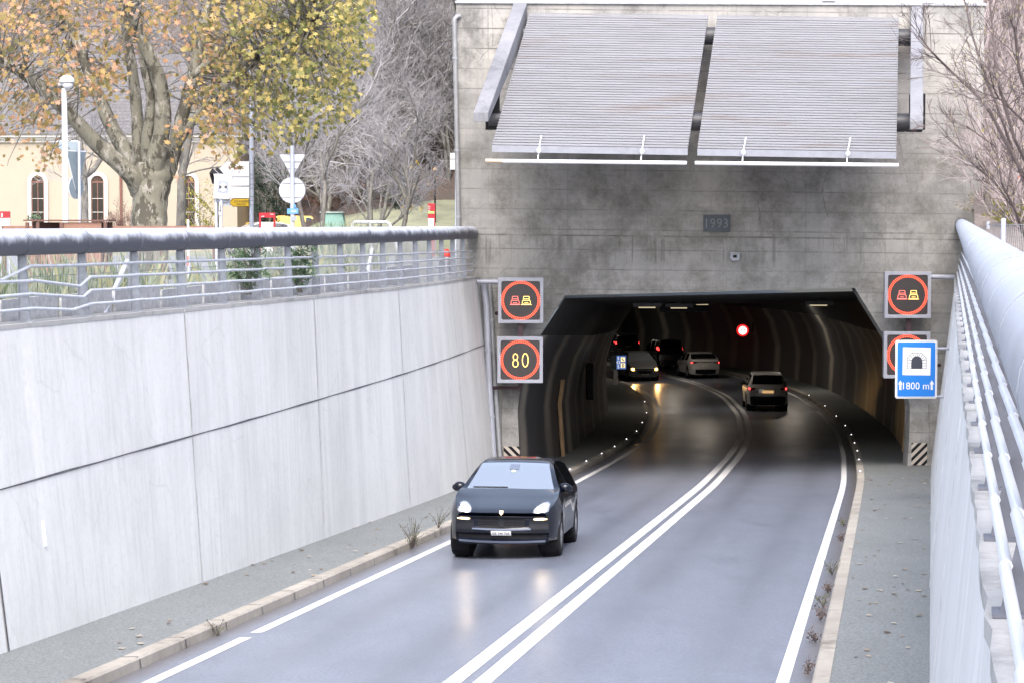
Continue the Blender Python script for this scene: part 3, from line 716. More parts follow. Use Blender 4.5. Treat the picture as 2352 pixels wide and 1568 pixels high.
# dark end socket where the right handrail meets the tunnel front
o = MB(); o.tube([Vector((xtr(65.5), 65.5, ztr(65.5))), Vector((xtr(66.05), 66.05, ztr(66.05)))], .185, 20); tag(o.build('rail_socket', M_dark, smooth=50), 'dark round socket ending the right handrail at the tunnel front', 'socket')
# wire fence with boards behind the left railing
fn = thing('wire_fence', (xtl(45) - .45, 45, -1.42), 'fine wire fence with grey boards at its foot behind the left railing', 'fence')
M_wire = mat('fence_wire', (.40, .41, .42), .5, .3, .1); M_board = mat('weathered_board', (.46, .46, .47), .8, 0, .25, 9, bmp=.3)
mb = MB(); Y = 14.0
while Y < 62.5:
    X = xtl(Y) - .5; mb.tube([Vector((X, Y, -1.35)), Vector((X, Y, -.30))], .0035, 3, False); Y += .06
for z in (-1.1, -.7, -.34): mb.tube([Vector((xtl(y) - .5, y, z)) for y in dense(14, 62.5, 2)], .005, 3, False)
mb.build('wire_mesh', M_wire, fn)
for i, (a, b) in enumerate(zip(postsL, postsL[1:])):
    if b > 59.5: break
    mb = MB(); dz = random.uniform(-.03, .02); e = .03
    pa, pb = Vector((xtl(a + .06) - .30, a + .06, 0)), Vector((xtl(b - .06) - .30, b - .06, 0)); w_ = Vector((-.035, .0, 0))
    z0, z1 = -1.41, -.97 + dz
    mb.hexa([pa + Vector((0, 0, z0)), pb + Vector((0, 0, z0)), pb + w_ + Vector((0, 0, z0)), pa + w_ + Vector((0, 0, z0))], [pa + Vector((0, 0, z1)), pb + Vector((0, 0, z1 + .02)), pb + w_ + Vector((0, 0, z1 + .02)), pa + w_ + Vector((0, 0, z1))])
    mb.build('board', M_board, fn, bevel=.006)
for i, Y in enumerate((31.0, 36.0, 43.2, 47.4, 53, 58.5)):
    mb = MB(); X = xtl(Y) - .55; mb.tube([Vector((X, Y, -1.4)), Vector((X, Y, -.34))], .015, 8); fp_ = mb.build('fence_post', M_steel, fn, smooth=50)
for Y in (35.2, 52.2):
    mb = MB(); mb.tube([Vector((xtl(Y) - .48, Y - 1.0, -1.3)), Vector((xtl(Y + .6) - .5, Y + .6, -.55))], .04, 8); mb.build('brace', M_rail, fn, smooth=50)

# ------------------------------------------------------------------ variable message signs
E_red = emit('led_red', (1, .085, .04), 1.1); E_yel = emit('led_amber', (1, .62, .16), .9); E_pink = emit('led_soft_red', (1, .20, .17), .6)
M_face = mat('sign_face_dark', (.024, .019, .02), .5, 0, .1, 4)
def rrect(w_, h_, r, n=4):
    pts = []
    for cx_, cy_, a0 in ((w_ / 2 - r, h_ / 2 - r, 0), (-w_ / 2 + r, h_ / 2 - r, 90), (-w_ / 2 + r, -h_ / 2 + r, 180), (w_ / 2 - r, -h_ / 2 + r, 270)):
        for i in range(n + 1): a = R(a0 + 90 * i / n); pts.append((cx_ + r * math.cos(a), cy_ + r * math.sin(a)))
    return pts
def stroke(mb, pts, wd, y, c, closed=False):
    n = len(pts)
    for i in range(n if closed else n - 1):
        a, b = Vector(pts[i]), Vector(pts[(i + 1) % n]); t = (b - a); L = t.length
        if L < 1e-6: continue
        t /= L; nn = Vector((-t.y, t.x)) * wd / 2; a2, b2 = a - t * wd * .25, b + t * wd * .25
        f = lambda q: Vector((c.x + q.x, y, c.z + q.y))
        mb.add([f(a2 + nn), f(a2 - nn), f(b2 - nn), f(b2 + nn)], [[0, 1, 2, 3]])
def car_icon(cx_, sc):
    # front view of a car: roof, waist, body, bumper line
    k = sc
    return [([(cx_ - .10 * k, .0), (cx_ - .085 * k, .13 * k), (cx_ + .085 * k, .13 * k), (cx_ + .10 * k, .0)], False), ([(cx_ - .085 * k, .05 * k), (cx_ + .085 * k, .05 * k)], False),
            ([(cx_ - .10 * k, .0), (cx_ - .13 * k, -.03 * k), (cx_ - .13 * k, -.12 * k), (cx_ + .13 * k, -.12 * k), (cx_ + .13 * k, -.03 * k), (cx_ + .10 * k, .0)], False),
            ([(cx_ - .10 * k, 0), (cx_ + .10 * k, 0)], False), ([(cx_ - .06 * k, -.07 * k), (cx_ + .06 * k, -.07 * k)], False), ([(cx_ - .165 * k, -.135 * k), (cx_ + .165 * k, -.135 * k)], False)]
def led_sign(x0, y0, x1, y1, Y, label, kind):
    a, b = P(x0, y0, Y), P(x1, y1, Y); c = (a + b) / 2; W = b.x - a.x; H = a.z - b.z
    o = thing('message_sign', (c.x, Y + .1, b.z), label, 'LED traffic sign', 'LED signs at the tunnel opening')
    mb = MB(); mb.box(c + Vector((0, .12, 0)), (W, .22, H)); mb.build('housing', M_lgrey, o, bevel=.02)
    f = lambda p, q, d: Vector((c.x + p, d, c.z + q))
    fw = W * .855
    mb = MB(); mb.prism(rrect(fw, fw, .07), f, Y - .004, Y + .008); mb.build('face', M_face, o)
    # raised frame lips round the dark face
    mb = MB()
    for dx, dz, wx, wz in ((0, W * .463, W, W * .073), (0, -W * .463, W, W * .073), (W * .463, 0, W * .073, W * .855), (-W * .463, 0, W * .073, W * .855)):
        mb.box(c + Vector((dx, -.012, dz)), (wx, .03, wz))
    mb.build('frame', M_lgrey, o, bevel=.006)
    mb = MB(); Rr = W * .385
    for r_ in (Rr, Rr + W * .034):
        n = 64
        for i in range(n):
            an = 2 * PI * i / n; p = Vector((c.x + r_ * math.cos(an), Y - .012, c.z + r_ * math.sin(an)))
            mb.ell(p, (.017, .010, .017), 6, 3)
    mb.build('led_ring', E_red, o)
    if kind == 'over':
        for cx_, m_, nm in ((-.155, E_pink, 'red_car'), (.155, E_yel, 'amber_car')):
            mb = MB()
            for pts, cl in car_icon(cx_ * W / 1.0 * .80, .84 * W / 1.22): stroke(mb, pts, .0125, Y - .012, c, cl)
            mb.build(nm, m_, o)
    elif kind == '80':
        mb = MB(); el = lambda cx_, cy_, rx, ry: [(cx_ + rx * math.cos(2 * PI * i / 20), cy_ + ry * math.sin(2 * PI * i / 20)) for i in range(20)]
        stroke(mb, el(-.125, .085, .060, .083), .02, Y - .012, c, True); stroke(mb, el(-.125, -.092, .072, .094), .02, Y - .012, c, True)
        mb.build('lettering', E_yel, o)
        mb = MB(); stroke(mb, el(.14, -.003, .078, .18), .02, Y - .012, c, True); mb.build('lettering', E_yel, o)
    return o, c, W
YS_ = 65.2
led_sign(1144, 638, 1248, 743, YS_, 'square LED sign, the upper left one, showing two cars in a red ring', 'over')
led_sign(1142, 773, 1247, 879, YS_, 'square LED sign reading 80 in a red ring', '80')
led_sign(2032, 625, 2138, 730, YS_, 'square LED sign, the upper right one, showing two cars in a red ring', 'over')
led_sign(2030, 762, 2136, 867, YS_, 'square LED sign with a red ring half hidden behind the blue tunnel sign', 'ring')
def frame(label, arm, post, low, m1, m2):
    o = thing('sign_bracket', arm[0], label, 'sign bracket'); mb = MB(); mb.tube(arm, .065, 10); mb.build('arm', m1, o, smooth=50)
    mb = MB(); mb.box((post[0] + post[1]) / 2, (.14, .1, abs(post[0].z - post[1].z))); mb.build('post', m2, o)
    mb = MB()
    for a, b in low: mb.tube([a, b], .05, 6)
    mb.build('lower_arm', m2, o)
frame('arm and dark post holding the two LED signs left of the opening', [P(1096, 647, YS_ + .1), P(1150, 648, YS_ + .1)], (P(1196, 742, YS_ + .2), P(1196, 775, YS_ + .2)),
      [(P(1196, 878, YS_ + .2), P(1194, 893, YS_ + .2)), (P(1196, 891, YS_ + .2), P(1122, 889, YS_ + .4)), (P(1140, 720, YS_ + .4), P(1150, 720, YS_ + .2))], M_lgrey, M_maroon)
frame('arm and dark post holding the two LED signs right of the opening', [P(2132, 636, YS_ + .1), P(2192, 637, YS_ + .1)], (P(2087, 729, YS_ + .2), P(2087, 764, YS_ + .2)),
      [(P(2130, 838, YS_ + .2), P(2160, 838, YS_ + .3))], M_lgrey, M_maroon)
# blue tunnel sign
M_blue = mat('sign_blue', (.002, .12, .42), .45, 0, .05, 2); M_signw = mat('sign_white', (.52, .52, .52), .5, 0, .04, 3); M_ink = mat('sign_ink', (.02, .022, .035), .5, 0, 0)
YB = 51.0
a, b = P(2057, 781, YB), P(2152, 914, YB); c = (a + b) / 2; W = b.x - a.x; H = a.z - b.z
o = thing('tunnel_sign', (c.x, YB, b.z), 'blue sign with a tunnel picture reading 1800 m between arrows', 'road sign')
f = lambda p, q, d: Vector((c.x + p, d, c.z + q))
mb = MB(); mb.prism(rrect(W, H, .05), f, YB, YB + .03); mb.build('plate', M_signw, o)
mb = MB(); mb.prism(rrect(W - .03, H - .03, .045), f, YB - .004, YB - .001); mb.build('dark_edge', M_lgrey, o)
mb = MB(); mb.prism(rrect(W - .05, H - .05, .04), f, YB - .008, YB - .0045); mb.build('white_border', M_signw, o)
mb = MB(); mb.prism(rrect(W - .085, H - .085, .03), f, YB - .012, YB - .0085); mb.build('blue_field', M_blue, o)
k = W / 480.0; g = lambda x, y: ((x - 458) * k, -(y - 1175) * k)       # sign drawing in its own millimetre-like units
mb = MB(); mb.prism([g(*p) for p in ((302, 922), (622, 928), (618, 1243), (299, 1238))], f, YB - .016, YB - .0125); mb.build('white_field', M_signw, o)
mb = MB()
arch = [g(355, 1165), g(355, 1040), g(408, 985), g(515, 985), g(571, 1045), g(571, 1165)]
inner = [g(398, 1165)] + [g(462 + 64 * math.cos(R(t)), 1088 - 66 * math.sin(R(t))) for t in range(180, -1, -15)] + [g(526, 1165)]
cc = Vector((c.x, 0, c.z))
stroke(mb, arch, .009, YB - .0175, cc, True)
for i in range(1, 4):
    y = 1040 + 31 * i; stroke(mb, [g(355, y), g(398, y)], .008, YB - .0175, cc); stroke(mb, [g(526, y), g(571, y)], .008, YB - .0175, cc)
for (x1_, y1_, t) in ((355, 1042, 165), (378, 1014, 140), (408, 985, 120), (438, 985, 105), (470, 985, 85), (502, 985, 68), (530, 1002, 48), (552, 1025, 32), (571, 1046, 15)):
    stroke(mb, [g(x1_, y1_), g(462 + 64 * math.cos(R(t)), 1088 - 66 * math.sin(R(t)))], .008, YB - .0175, cc)
mb.add([f(p, q, YB - .019) for p, q in inner], [list(range(len(inner)))])
mb.build('tunnel_picture', M_ink, o)
tm = text_mb('1800 m', .215, lambda p, q, d: f(p + g(456, 0)[0], q + g(0, 1362)[1], d), 0, YB - .016, 1.0, width=300 * k); tm.build('lettering', M_signw, o)
mb = MB()
for xc in (275, 636):
    mb.add([f(*g(*p), YB - .016) for p in ((xc - 12, 1408), (xc + 12, 1408), (xc + 12, 1340), (xc - 12, 1340))], [[0, 1, 2, 3]])
    mb.add([f(*g(*p), YB - .016) for p in ((xc - 27, 1345), (xc + 27, 1345), (xc, 1298))], [[0, 1, 2]])
mb.build('arrows', M_signw, o)
mb = MB()
for y in (800, 910):
    q = P(2110, y, YB + .06); e = fpr(YB + .06, q.z); mb.tube([q, Vector((e.x + .05, q.y, q.z))], .03, 8)
mb.build('mounting_arm', M_lgrey, o, smooth=50)
# black and white hazard plates
def hazard(x0, y0, x1, y1, label, d):
    a, b = P(x0, y0, YP - .075), P(x1, y1, YP - .075); c = (a + b) / 2; W, H = b.x - a.x, a.z - b.z
    o = thing('hazard_plate', (c.x, a.y, b.z), label, 'hazard plate', 'striped plates beside the tunnel opening'); mb = MB(); mb.box(c + Vector((0, -.014, 0)), (W, .02, H)); mb.build('plate', mat('plate_cream', (.36, .32, .28), .6), o)
    mb = MB()
    def clip(poly, ax, lim, sg):
        out_ = []
        for p, q in zip(poly, poly[1:] + poly[:1]):
            ip, iq = sg * (p[ax] - lim) <= 1e-9, sg * (q[ax] - lim) <= 1e-9
            if ip: out_.append(p)
            if ip != iq: t = (lim - p[ax]) / (q[ax] - p[ax]); out_.append((p[0] + (q[0] - p[0]) * t, p[1] + (q[1] - p[1]) * t))
        return out_
    pw = W * .52
    for k_ in range(-4, 5):
        m0 = k_ * pw; wd = pw * .48
        band = [(-W, m0 + d * W), (W, m0 - d * W), (W, m0 - d * W + wd), (-W, m0 + d * W + wd)]
        for ax, lim, sg in ((0, W / 2, 1), (0, -W / 2, -1), (1, H / 2, 1), (1, -H / 2, -1)): band = clip(band, ax, lim, sg) if len(band) > 2 else []
        if len(band) < 3: continue
        mb.add([Vector((c.x + p, a.y - .028, c.z + q)) for p, q in band], [list(range(len(band)))])
    mb.build('stripes', M_black, o)
hazard(1157, 1024, 1194, 1082, 'striped hazard plate left of the tunnel opening', 1); hazard(2093, 1016, 2129, 1067, 'striped hazard plate right of the tunnel opening', -1)
# small lit signs inside
YN = 100.0
c = P(1706, 759, YN); o = thing('no_overtaking_sign', (c.x, YN, c.z - .25), 'round lit no-overtaking sign inside the tunnel with a red rim', 'road sign')
f = lambda p, q, d: Vector((c.x + p, d, c.z + q)); circ = lambda r_, n=28: [(r_ * math.cos(2 * PI * i / n), r_ * math.sin(2 * PI * i / n)) for i in range(n)]
mb = MB(); mb.prism(circ(.25), f, YN, YN + .12); mb.build('red_rim', emit('lit_red', (1, .02, .02), .25), o)
mb = MB(); mb.add([f(p, q, YN - .005) for p, q in circ(.172)], [list(range(28))]); mb.build('white_disc', emit('lit_white', (1, .92, .86), .5), o)
mb = MB()
for s_, in ((-1,), (1,)): mb.box(f(.06 * s_, .0, YN - .01), (.085, .004, .03)); mb.box(f(.06 * s_, .02, YN - .01), (.05, .004, .03))
mb.build('car_pictures', M_ink, o)
mb = MB(); mb.tube([f(.2, 0, YN + .1), f(.46, -.02, YN + .4), f(.5, .3, YN + .8)], .03, 6); mb.build('arm', M_dark, o)
YQ = 88.0
a, b = P(1416, 816, YQ), P(1438, 847, YQ); c = (a + b) / 2; W, H = b.x - a.x, a.z - b.z
o = thing('emergency_sign', (c.x, YQ, b.z), 'lit blue emergency phone sign reading SOS on the left tunnel wall', 'emergency sign'); f = lambda p, q, d: Vector((c.x + p, d, c.z + q))
mb = MB(); mb.box(c + Vector((-.1, .15, 0)), (W + .2, .3, H + .03)); mb.build('box', mat('dark_green_box', (.015, .05, .045), .5), o)
mb = MB(); mb.box(c + Vector((0, -.01, 0)), (W, .012, H)); mb.build('lit_face', emit('lit_blue', (.12, .25, .75), .12), o)
mb = MB(); mb.box(f(W * .17, H * .22, YQ - .018), (W * .46, .004, H * .34)); mb.box(f(W * .17, -H * .22, YQ - .018), (W * .46, .004, H * .34)); mb.build('pictogram_field', emit('lit_cream', (1, .80, .45), .3), o)
mb = MB(); stroke(mb, [(W * .08, H * .3), (W * .14, H * .2), (W * .27, H * .14)], .03, YQ - .022, c); stroke(mb, [(W * .17, -H * .1), (W * .17, -H * .34)], .04, YQ - .022, c); mb.build('pictograms', M_ink, o)
for i, ch in enumerate('SOS'):
    tm = text_mb(ch, .16, lambda p, q, d: f(-W * .31 + p, H * (.31 - .31 * i) + q, d), 0, YQ - .018); tm.build('lettering', emit('lit_letter', (.9, .95, 1), .3), o)

a, b = P(1409, 846, YQ + .2), P(1419, 882, YQ + .2); mb = MB(); mb.box(((a.x + b.x) / 2, YQ + .25, (a.z + b.z) / 2), (b.x - a.x, .06, a.z - b.z)); mb.build('pale_panel', mat('pale_panel', (.5, .46, .4), .5), o)
# kerb marker lights
E_stud = emit('kerb_stud_light', (1, .93, .90), .9)
def stud(u_, Y, label):
    c = rp(u_, Y, .145); o = thing('kerb_light', c, label, 'kerb light', 'marker lights on the tunnel kerbs')
    mb = MB(); mb.box(c + Vector((0, .03, .0)), (.11, .1, .035)); mb.build('base', M_lgrey, o, bevel=.006)
    mb = MB(); mb.ell(c + Vector((0, -.025, .03)), (.019, .014, .014), 8, 4); mb.build('lens', E_stud, o)
yl = [66.3, 70.6, 75.2, 80, 85.2, 90.8, 97, 104, 112]
for i, Y in enumerate(yl): stud(-4.08, Y, 'lit marker on the left tunnel kerb, %s from the entrance' % ORD[i])
yr = [63.2, 69.2, 74.5, 80, 86, 92.5, 99.5, 107, 115, 124, 134]
for i, Y in enumerate(yr): stud(3.82, Y, 'lit marker on the right tunnel kerb, %s from the entrance' % ORD[i])
# ------------------------------------------------------------------ vehicles
def carpaint(name, c, metal=.0, rough=.25, spec=.5):
    if name in MC: return MC[name]
    m, nt, bs = newmat(name); o = objc(nt); z = N(nt, 'ShaderNodeSeparateXYZ', {'Vector': o}).outputs[2]
    dust = mth(nt, 'MULTIPLY', ramp(nt, noise(nt, o, 5, 5, .7), [(.35, .2), (.7, 1.)]), ramp(nt, z, [(.2, 1.), (.55, .1)]))
    setc(nt, bs, mix(nt, c, (.16, .15, .14), mth(nt, 'MULTIPLY', dust, .03))); bs.inputs['Metallic'].default_value = metal
    setc(nt, bs, ramp(nt, dust, [(0., rough), (1., .6)]), 'Roughness'); bs.inputs['Coat Weight'].default_value = .6; bs.inputs['Coat Roughness'].default_value = .03
    bs.inputs['Specular IOR Level'].default_value = spec; MC[name] = m; return m
M_gl = mat('car_glass', (.37, .41, .465), .04, .75, 0); M_gld = glass('tinted_glass', (.006, .007, .009), .6, 1.5)
M_tyre = mat('tyre_rubber', (.014, .014, .016), .85, 0, .2, 20, spec=.15); M_rim = mat('alloy_rim', (.34, .35, .38), .3, .7, .1, 10)
E_head = emit('headlamp_glow', (1, .97, .92), 3.0); E_drl = emit('running_light', (1, .72, .42), .9); E_tail = emit('tail_lamp_glow', (1, .05, .045), 1.1); E_warm = emit('warm_headlamp', (1, .52, .13), 2.2)
M_tailoff = mat('tail_lens', (.16, .008, .01), .25, 0, 0, spec=.6); M_trim = mat('car_trim', (.010, .011, .015), .5, 0, .1, 12, spec=.12)
M_chrome = mat('chrome', (.6, .61, .63), .15, 1, 0); M_lens = glass('lamp_lens', (.16, .17, .19), .5, 1.5, .08)
class Car:
    def __init__(s, name, label, group, sp):
        s.sp = sp; s.o = thing(name, (0, 0, 0), label, sp.get('cat', 'car'), group); L, W = sp['L'], sp['W']; s.y0 = -L / 2
        ys = set()
        n = int(L / .11)
        for i in range(n + 1): ys.add(round(L * i / n, 3))
        for t in (sp['wind'] + sp['rear'] + sp['side']): ys.add(round(t, 3))
        ys = sorted(ys); wr = sp['wr']
        rows = []
        for y in ys:
            w_ = W / 2 * clampi(sp['plan'], y); zc = clampi(sp['top'], y); zb = min(clampi(sp['belt'], y), zc - .02); zs = sp['zs'] + (.10 if y < .25 else 0) * 0
            tw = w_ * .955 - sp.get('tum', .42) * (zc - zb)
            pts = [(w_ * .86, zs), (w_ * .985, zs + .07), (w_, zs + (zb - zs) * .55), (w_ * .992, zb - .07), (w_ * .955, zb), (tw, zb + (zc - zb) * .86), (tw * .92, zb + (zc - zb) * .965), (tw * .5, zc - .006), (0, zc)]
            if sp.get('fender'):
                fb_ = sp['fender'] * clampi([(.1, 0), (.5, 1), (1.15, 1), (1.5, 0)], y)
                pts[4] = (pts[4][0], pts[4][1] + fb_ * .6); pts[5] = (pts[5][0], pts[5][1] + fb_); pts[6] = (pts[6][0] * .96, pts[6][1] - fb_ * .15)
            for ya in (sp['fa'], sp['ra']):
                Ra = wr + .075; dy = y - ya
                if abs(dy) < Ra:
                    ar = wr + math.sqrt(Ra * Ra - dy * dy)
                    pts[0] = (pts[0][0], max(pts[0][1], ar)); pts[1] = (pts[1][0] * 1.005, max(pts[1][1], ar + .01)); pts[2] = (pts[2][0] * 1.008, max(pts[2][1], ar + .045)); pts[3] = (pts[3][0], max(pts[3][1], ar + .09))
            full = [(x, z) for x, z in pts] + [(-x, z) for x, z in pts[:-1][::-1]]
            rows.append([Vector((x, y, z)) for x, z in full])
        hw = W / 2; bf, br_ = sp.get('bowf', .22), sp.get('bowr', .14)
        def deform(p):
            x, y, z = p; k = (x / hw) ** 2
            if y < 1.0: q = (1 - y / 1.0); y = y + bf * k * q + clampi(sp['nose'], z) * q * q
            if L - y < .9: q = 1 - (L - y) / .9; y = y - br_ * k * q - clampi(sp['tail'], z) * q * q
            return Vector((x, y + s.y0, z))
        s.rows = [[deform(p) for p in r] for r in rows]; s.ys = ys; nn = 17
        body, wind, rear, side = MB(), MB(), MB(), MB()
        allv = [p for r in s.rows for p in r]; allf = []
        def used(mb, faces):
            ids = sorted({i for f in faces for i in f}); mp = {i: k for k, i in enumerate(ids)}
            mb.add([allv[i] for i in ids], [[mp[i] for i in f] for f in faces])
        fb, fw, fr, fs = [], [], [], []
        for i in range(len(ys) - 1):
            ym = (ys[i] + ys[i + 1]) / 2
            for j in range(nn - 1):
                f = [i * nn + j, i * nn + j + 1, (i + 1) * nn + j + 1, (i + 1) * nn + j]
                jj = j if j < 8 else 15 - j
                if jj >= 6 and sp['wind'][0] < ym < sp['wind'][1]: fw.append(f)
                elif jj >= 6 and sp['rear'][0] < ym < sp['rear'][1]: fr.append(f)
                elif jj == 4 and sp['side'][0] < ym < sp['side'][1] and not any(a < ym < b for a, b in sp.get('pillars', [])): fs.append(f)
                else: fb.append(f)
                allf.append(f)
        used(body, fb)
        # closed front and rear ends, with their own lateral subdivision
        for ri in (0, -1):
            r = rows[ri]; g_ = []
            for j in range(4):
                for q_ in range(6 if j < 3 else 7):
                    e = r[j].lerp(r[j + 1], q_ / 6); g_.append([deform(Vector((e.x * (1 - 2 * t / 8), r[0].y, e.z))) for t in range(9)])
            body.grid(g_); o = len(allv); allv += [p for q in g_ for p in q]
            for a in range(len(g_) - 1):
                for b in range(8): allf.append([o + a * 9 + b, o + a * 9 + b + 1, o + (a + 1) * 9 + b + 1, o + (a + 1) * 9 + b])
            topline = [deform(p) for p in r[4:13]]; body.add(topline, [list(range(9))]); o = len(allv); allv += topline; allf.append([o + t for t in range(9)])
        # floor
        body.grid([[r[0] for r in s.rows], [r[16] for r in s.rows]])
        s.bvh = BVHTree.FromPolygons(allv, allf)
        s.body = body.build('body', sp['paint'], s.o, smooth=38, local=True)
        wind.v = []; used(wind, fw); wn = wind.build('windscreen', sp.get('glass', M_gl), s.o, smooth=60, local=True); s.wind = wn
        used(rear, fr); rear.build('rear_window', M_gld, s.o, smooth=60, local=True)
        fsl = [f for f in fs if f[0] % nn < 8]; fsr = [f for f in fs if f[0] % nn >= 8]
        for ff in (fsl, fsr):
            if ff: m_ = MB(); used(m_, ff); m_.build('side_window', M_gld, s.o, smooth=60, local=True)
        for ya in (sp['fa'], sp['ra']):
            for sx in (-1, 1):
                mb = MB(); tw_ = .24; cx_ = sx * (W / 2 - tw_ / 2 - .015); c = (cx_, ya + s.y0, wr)
                h = tw_ / 2; mb.lathe([(-h, wr * .62), (-h, wr * .93), (-h * .8, wr), (h * .8, wr), (h, wr * .93), (h, wr * .62)], c, 'X', 28)
                t = mb.build('wheel', M_tyre, s.o, smooth=40, local=True)
                mb = MB(); yy = sx * h * .72
                mb.lathe([(yy - sx * .1, wr * .3), (yy - sx * .06, wr * .64)], c, 'X', 24); mb.lathe([(yy + sx * .02, wr * .60), (yy + sx * .03, wr * .67), (yy - sx * .02, wr * .68)], c, 'X', 28)
                for k in range(5):
                    a = 2 * PI * k / 5 + .3; d = Vector((0, math.cos(a), math.sin(a))); e = Vector((0, -math.sin(a), math.cos(a)))
                    q = Vector(c) + Vector((yy, 0, 0)); i_, o_ = q + d * wr * .1, q + d * wr * .63
                    mb.hexa([i_ - e * .045, i_ + e * .045, o_ + e * .035, o_ - e * .035], [v + Vector((sx * .025, 0, 0)) for v in (i_ - e * .045, i_ + e * .045, o_ + e * .035, o_ - e * .035)])
                mb.ell(Vector(c) + Vector((yy + sx * .02, 0, 0)), (.02, .06, .06), 10, 6)
                mb.build('rim', M_rim, t, smooth=40, local=True)
                mb = MB(); q = Vector(c); mb.lathe([(-.2 * sx - sx * .14, wr * .2), (-.2 * sx, wr + .07), (.06 * sx, wr + .07)], q, 'X', 20); mb.build('wheel_well', M_black, s.o, local=True)
    def hit(s, x, z, front=True):
        d = Vector((0, 1 if front else -1, 0)); o = Vector((x, -6 if front else 6, z)); r = s.bvh.ray_cast(o, d); return r[0]
    def patch(s, name, cols, m, front=True, t=.006, nz=5, nx=3, parent=None):
        """cols: (x, zlow, zhigh) left to right; laid on the body surface"""
        mb = MB(); dense_ = []
        for a, b in zip(cols, cols[1:]):
            for k in range(nx): u = k / nx; dense_.append(tuple(a[q] + (b[q] - a[q]) * u for q in range(3)))
        dense_.append(cols[-1]); rows = []; ok = True
        for x, z0, z1 in dense_:
            row = []
            for k in range(nz + 1):
                z = z0 + (z1 - z0) * k / nz; p = s.hit(x, z, front)
                if p is None: p = row[-1] if row else Vector((x, s.y0 if front else -s.y0, z))
                row.append(Vector((p.x if row and p is row[-1] else x, p.y - (t if front else -t), p.z if (row and p is row[-1]) else z)))
            rows.append(row)
        mb.grid(rows); return mb.build(name, m, parent or s.o, smooth=50, local=True)
    def mirrors(s, y, z, m):
        W = s.sp['W']
        for sx in (-1, 1):
            mb = MB(); q = Vector((sx * (W / 2 - .03), y + s.y0, z)); mb.ell(q, (.11, .085, .085), 14, 8); mb.ell(q + Vector((sx * .03, .02, -.015)), (.11, .07, .075), 12, 6)
            o = mb.build('mirror', m, s.o, smooth=True, local=True)
            mb = MB(); mb.tube([q + Vector((-sx * .05, .02, -.06)), q + Vector((-sx * .2, .06, -.13))], .03, 6); mb.build('mirror_arm', M_trim, o, local=True)
    def place(s, Y, u=0, toward=True, yaw=0, dz=0):
        c = rp(u, Y); m = slope(cxr, Y); t = Vector((m, 1, 0)).normalized(); h = -t if toward else t
        a = math.atan2(h.x, -h.y) + yaw; d = 1.5
        gs = (rp(u, Y + d).z - rp(u, Y - d).z) / (2 * d)
        s.o.rotation_euler = (math.atan(gs) * (1 if toward else -1), 0, a); s.o.location = c + Vector((0, 0, .006 + dz))
PLAN = lambda L: [(0, .84), (.12, .90), (.35, .955), (.9, 1), (L - .9, 1), (L - .3, .95), (L, .87)]
# --- black SUV coming out
p_black = carpaint('black_blue_paint', (.003, .0045, .010), 0, .3, .05)
suv = Car('oncoming_suv', 'shiny black SUV with lit headlights driving out of the tunnel', None, dict(L=4.70, W=1.92, zs=.26, wr=.365, fa=.93, ra=3.74, paint=p_black,
    top=[(0, .80), (.10, .845), (.35, .905), (.8, 1.0), (1.25, 1.105), (1.36, 1.13), (1.75, 1.335), (2.10, 1.505), (2.35, 1.58), (2.7, 1.61), (3.3, 1.60), (3.9, 1.49), (4.35, 1.22), (4.55, 1.06), (4.7, .98)],
    belt=[(0, .74), (.3, .84), (.8, .945), (1.3, 1.05), (2, 1.06), (3.4, 1.07), (4.3, 1.08), (4.7, .9)], plan=[(0, .83), (.12, .89), (.35, .955), (.8, 1.0), (1.6, .975), (2.9, .975), (3.8, 1.005), (4.4, .95), (4.7, .86)], tum=.46,
    wind=[1.36, 2.22], rear=[3.95, 4.5], side=[1.65, 3.95], pillars=[(2.62, 2.72)], fender=.035, nose=[(.2, .14), (.30, .05), (.345, .025), (.36, .065), (.425, .065), (.44, .015), (.47, .0), (.545, .0), (.565, .03), (.70, .035), (.72, .005), (.76, .01), (.80, .035), (1.0, .12)], tail=[(.2, .1), (.6, 0), (1.0, .06)]))
suv.patch('bumper_grille', [(-.40, .585, .70), (-.36, .555, .715), (0, .545, .72), (.36, .555, .715), (.40, .585, .70)], M_black, t=.010)
for z in (.60, .655):
    suv.patch('grille_bar', [(-.37, z, z + .018), (0, z - .004, z + .014), (.37, z, z + .018)], M_trim, t=.022, nz=2)
suv.patch('centre_sensor', [(-.05, .57, .72), (0, .565, .725), (.05, .57, .72)], M_trim, t=.03)
for sx in (-1, 1):
    cols = sorted([(sx * .47, .47, .66), (sx * .56, .44, .68), (sx * .72, .44, .68), (sx * .79, .47, .67)]); suv.patch('air_intake', cols, M_trim, t=.008)
    cols = sorted([(sx * .54, .685, .70), (sx * .58, .672, .712), (sx * .70, .675, .715), (sx * .77, .685, .70)]); suv.patch('running_light', cols, E_drl, t=.018)
    cols = sorted([(sx * .53, .80, .845), (sx * .58, .79, .90), (sx * .66, .79, .945), (sx * .735, .795, .955), (sx * .785, .82, .925)]); suv.patch('headlight', cols, M_lens, t=.008, nz=6)
    cols = sorted([(sx * .56, .805, .86), (sx * .62, .80, .90), (sx * .68, .81, .93), (sx * .745, .825, .915)]); suv.patch('headlight_glow', cols, E_head, t=.014, nz=5)
suv.patch('lower_intake', [(-.72, .385, .43), (-.45, .37, .44), (0, .365, .44), (.45, .37, .44), (.72, .385, .43)], M_black, t=.008)
suv.patch('skirt_trim', [(-.74, .30, .335), (-.4, .285, .325), (0, .28, .32), (.4, .285, .325), (.74, .30, .335)], mat('edge_highlight', (.10, .12, .17), .3, 0, 0), t=.012)  # lighter paint stands in for highlights on the skirt and lip edges
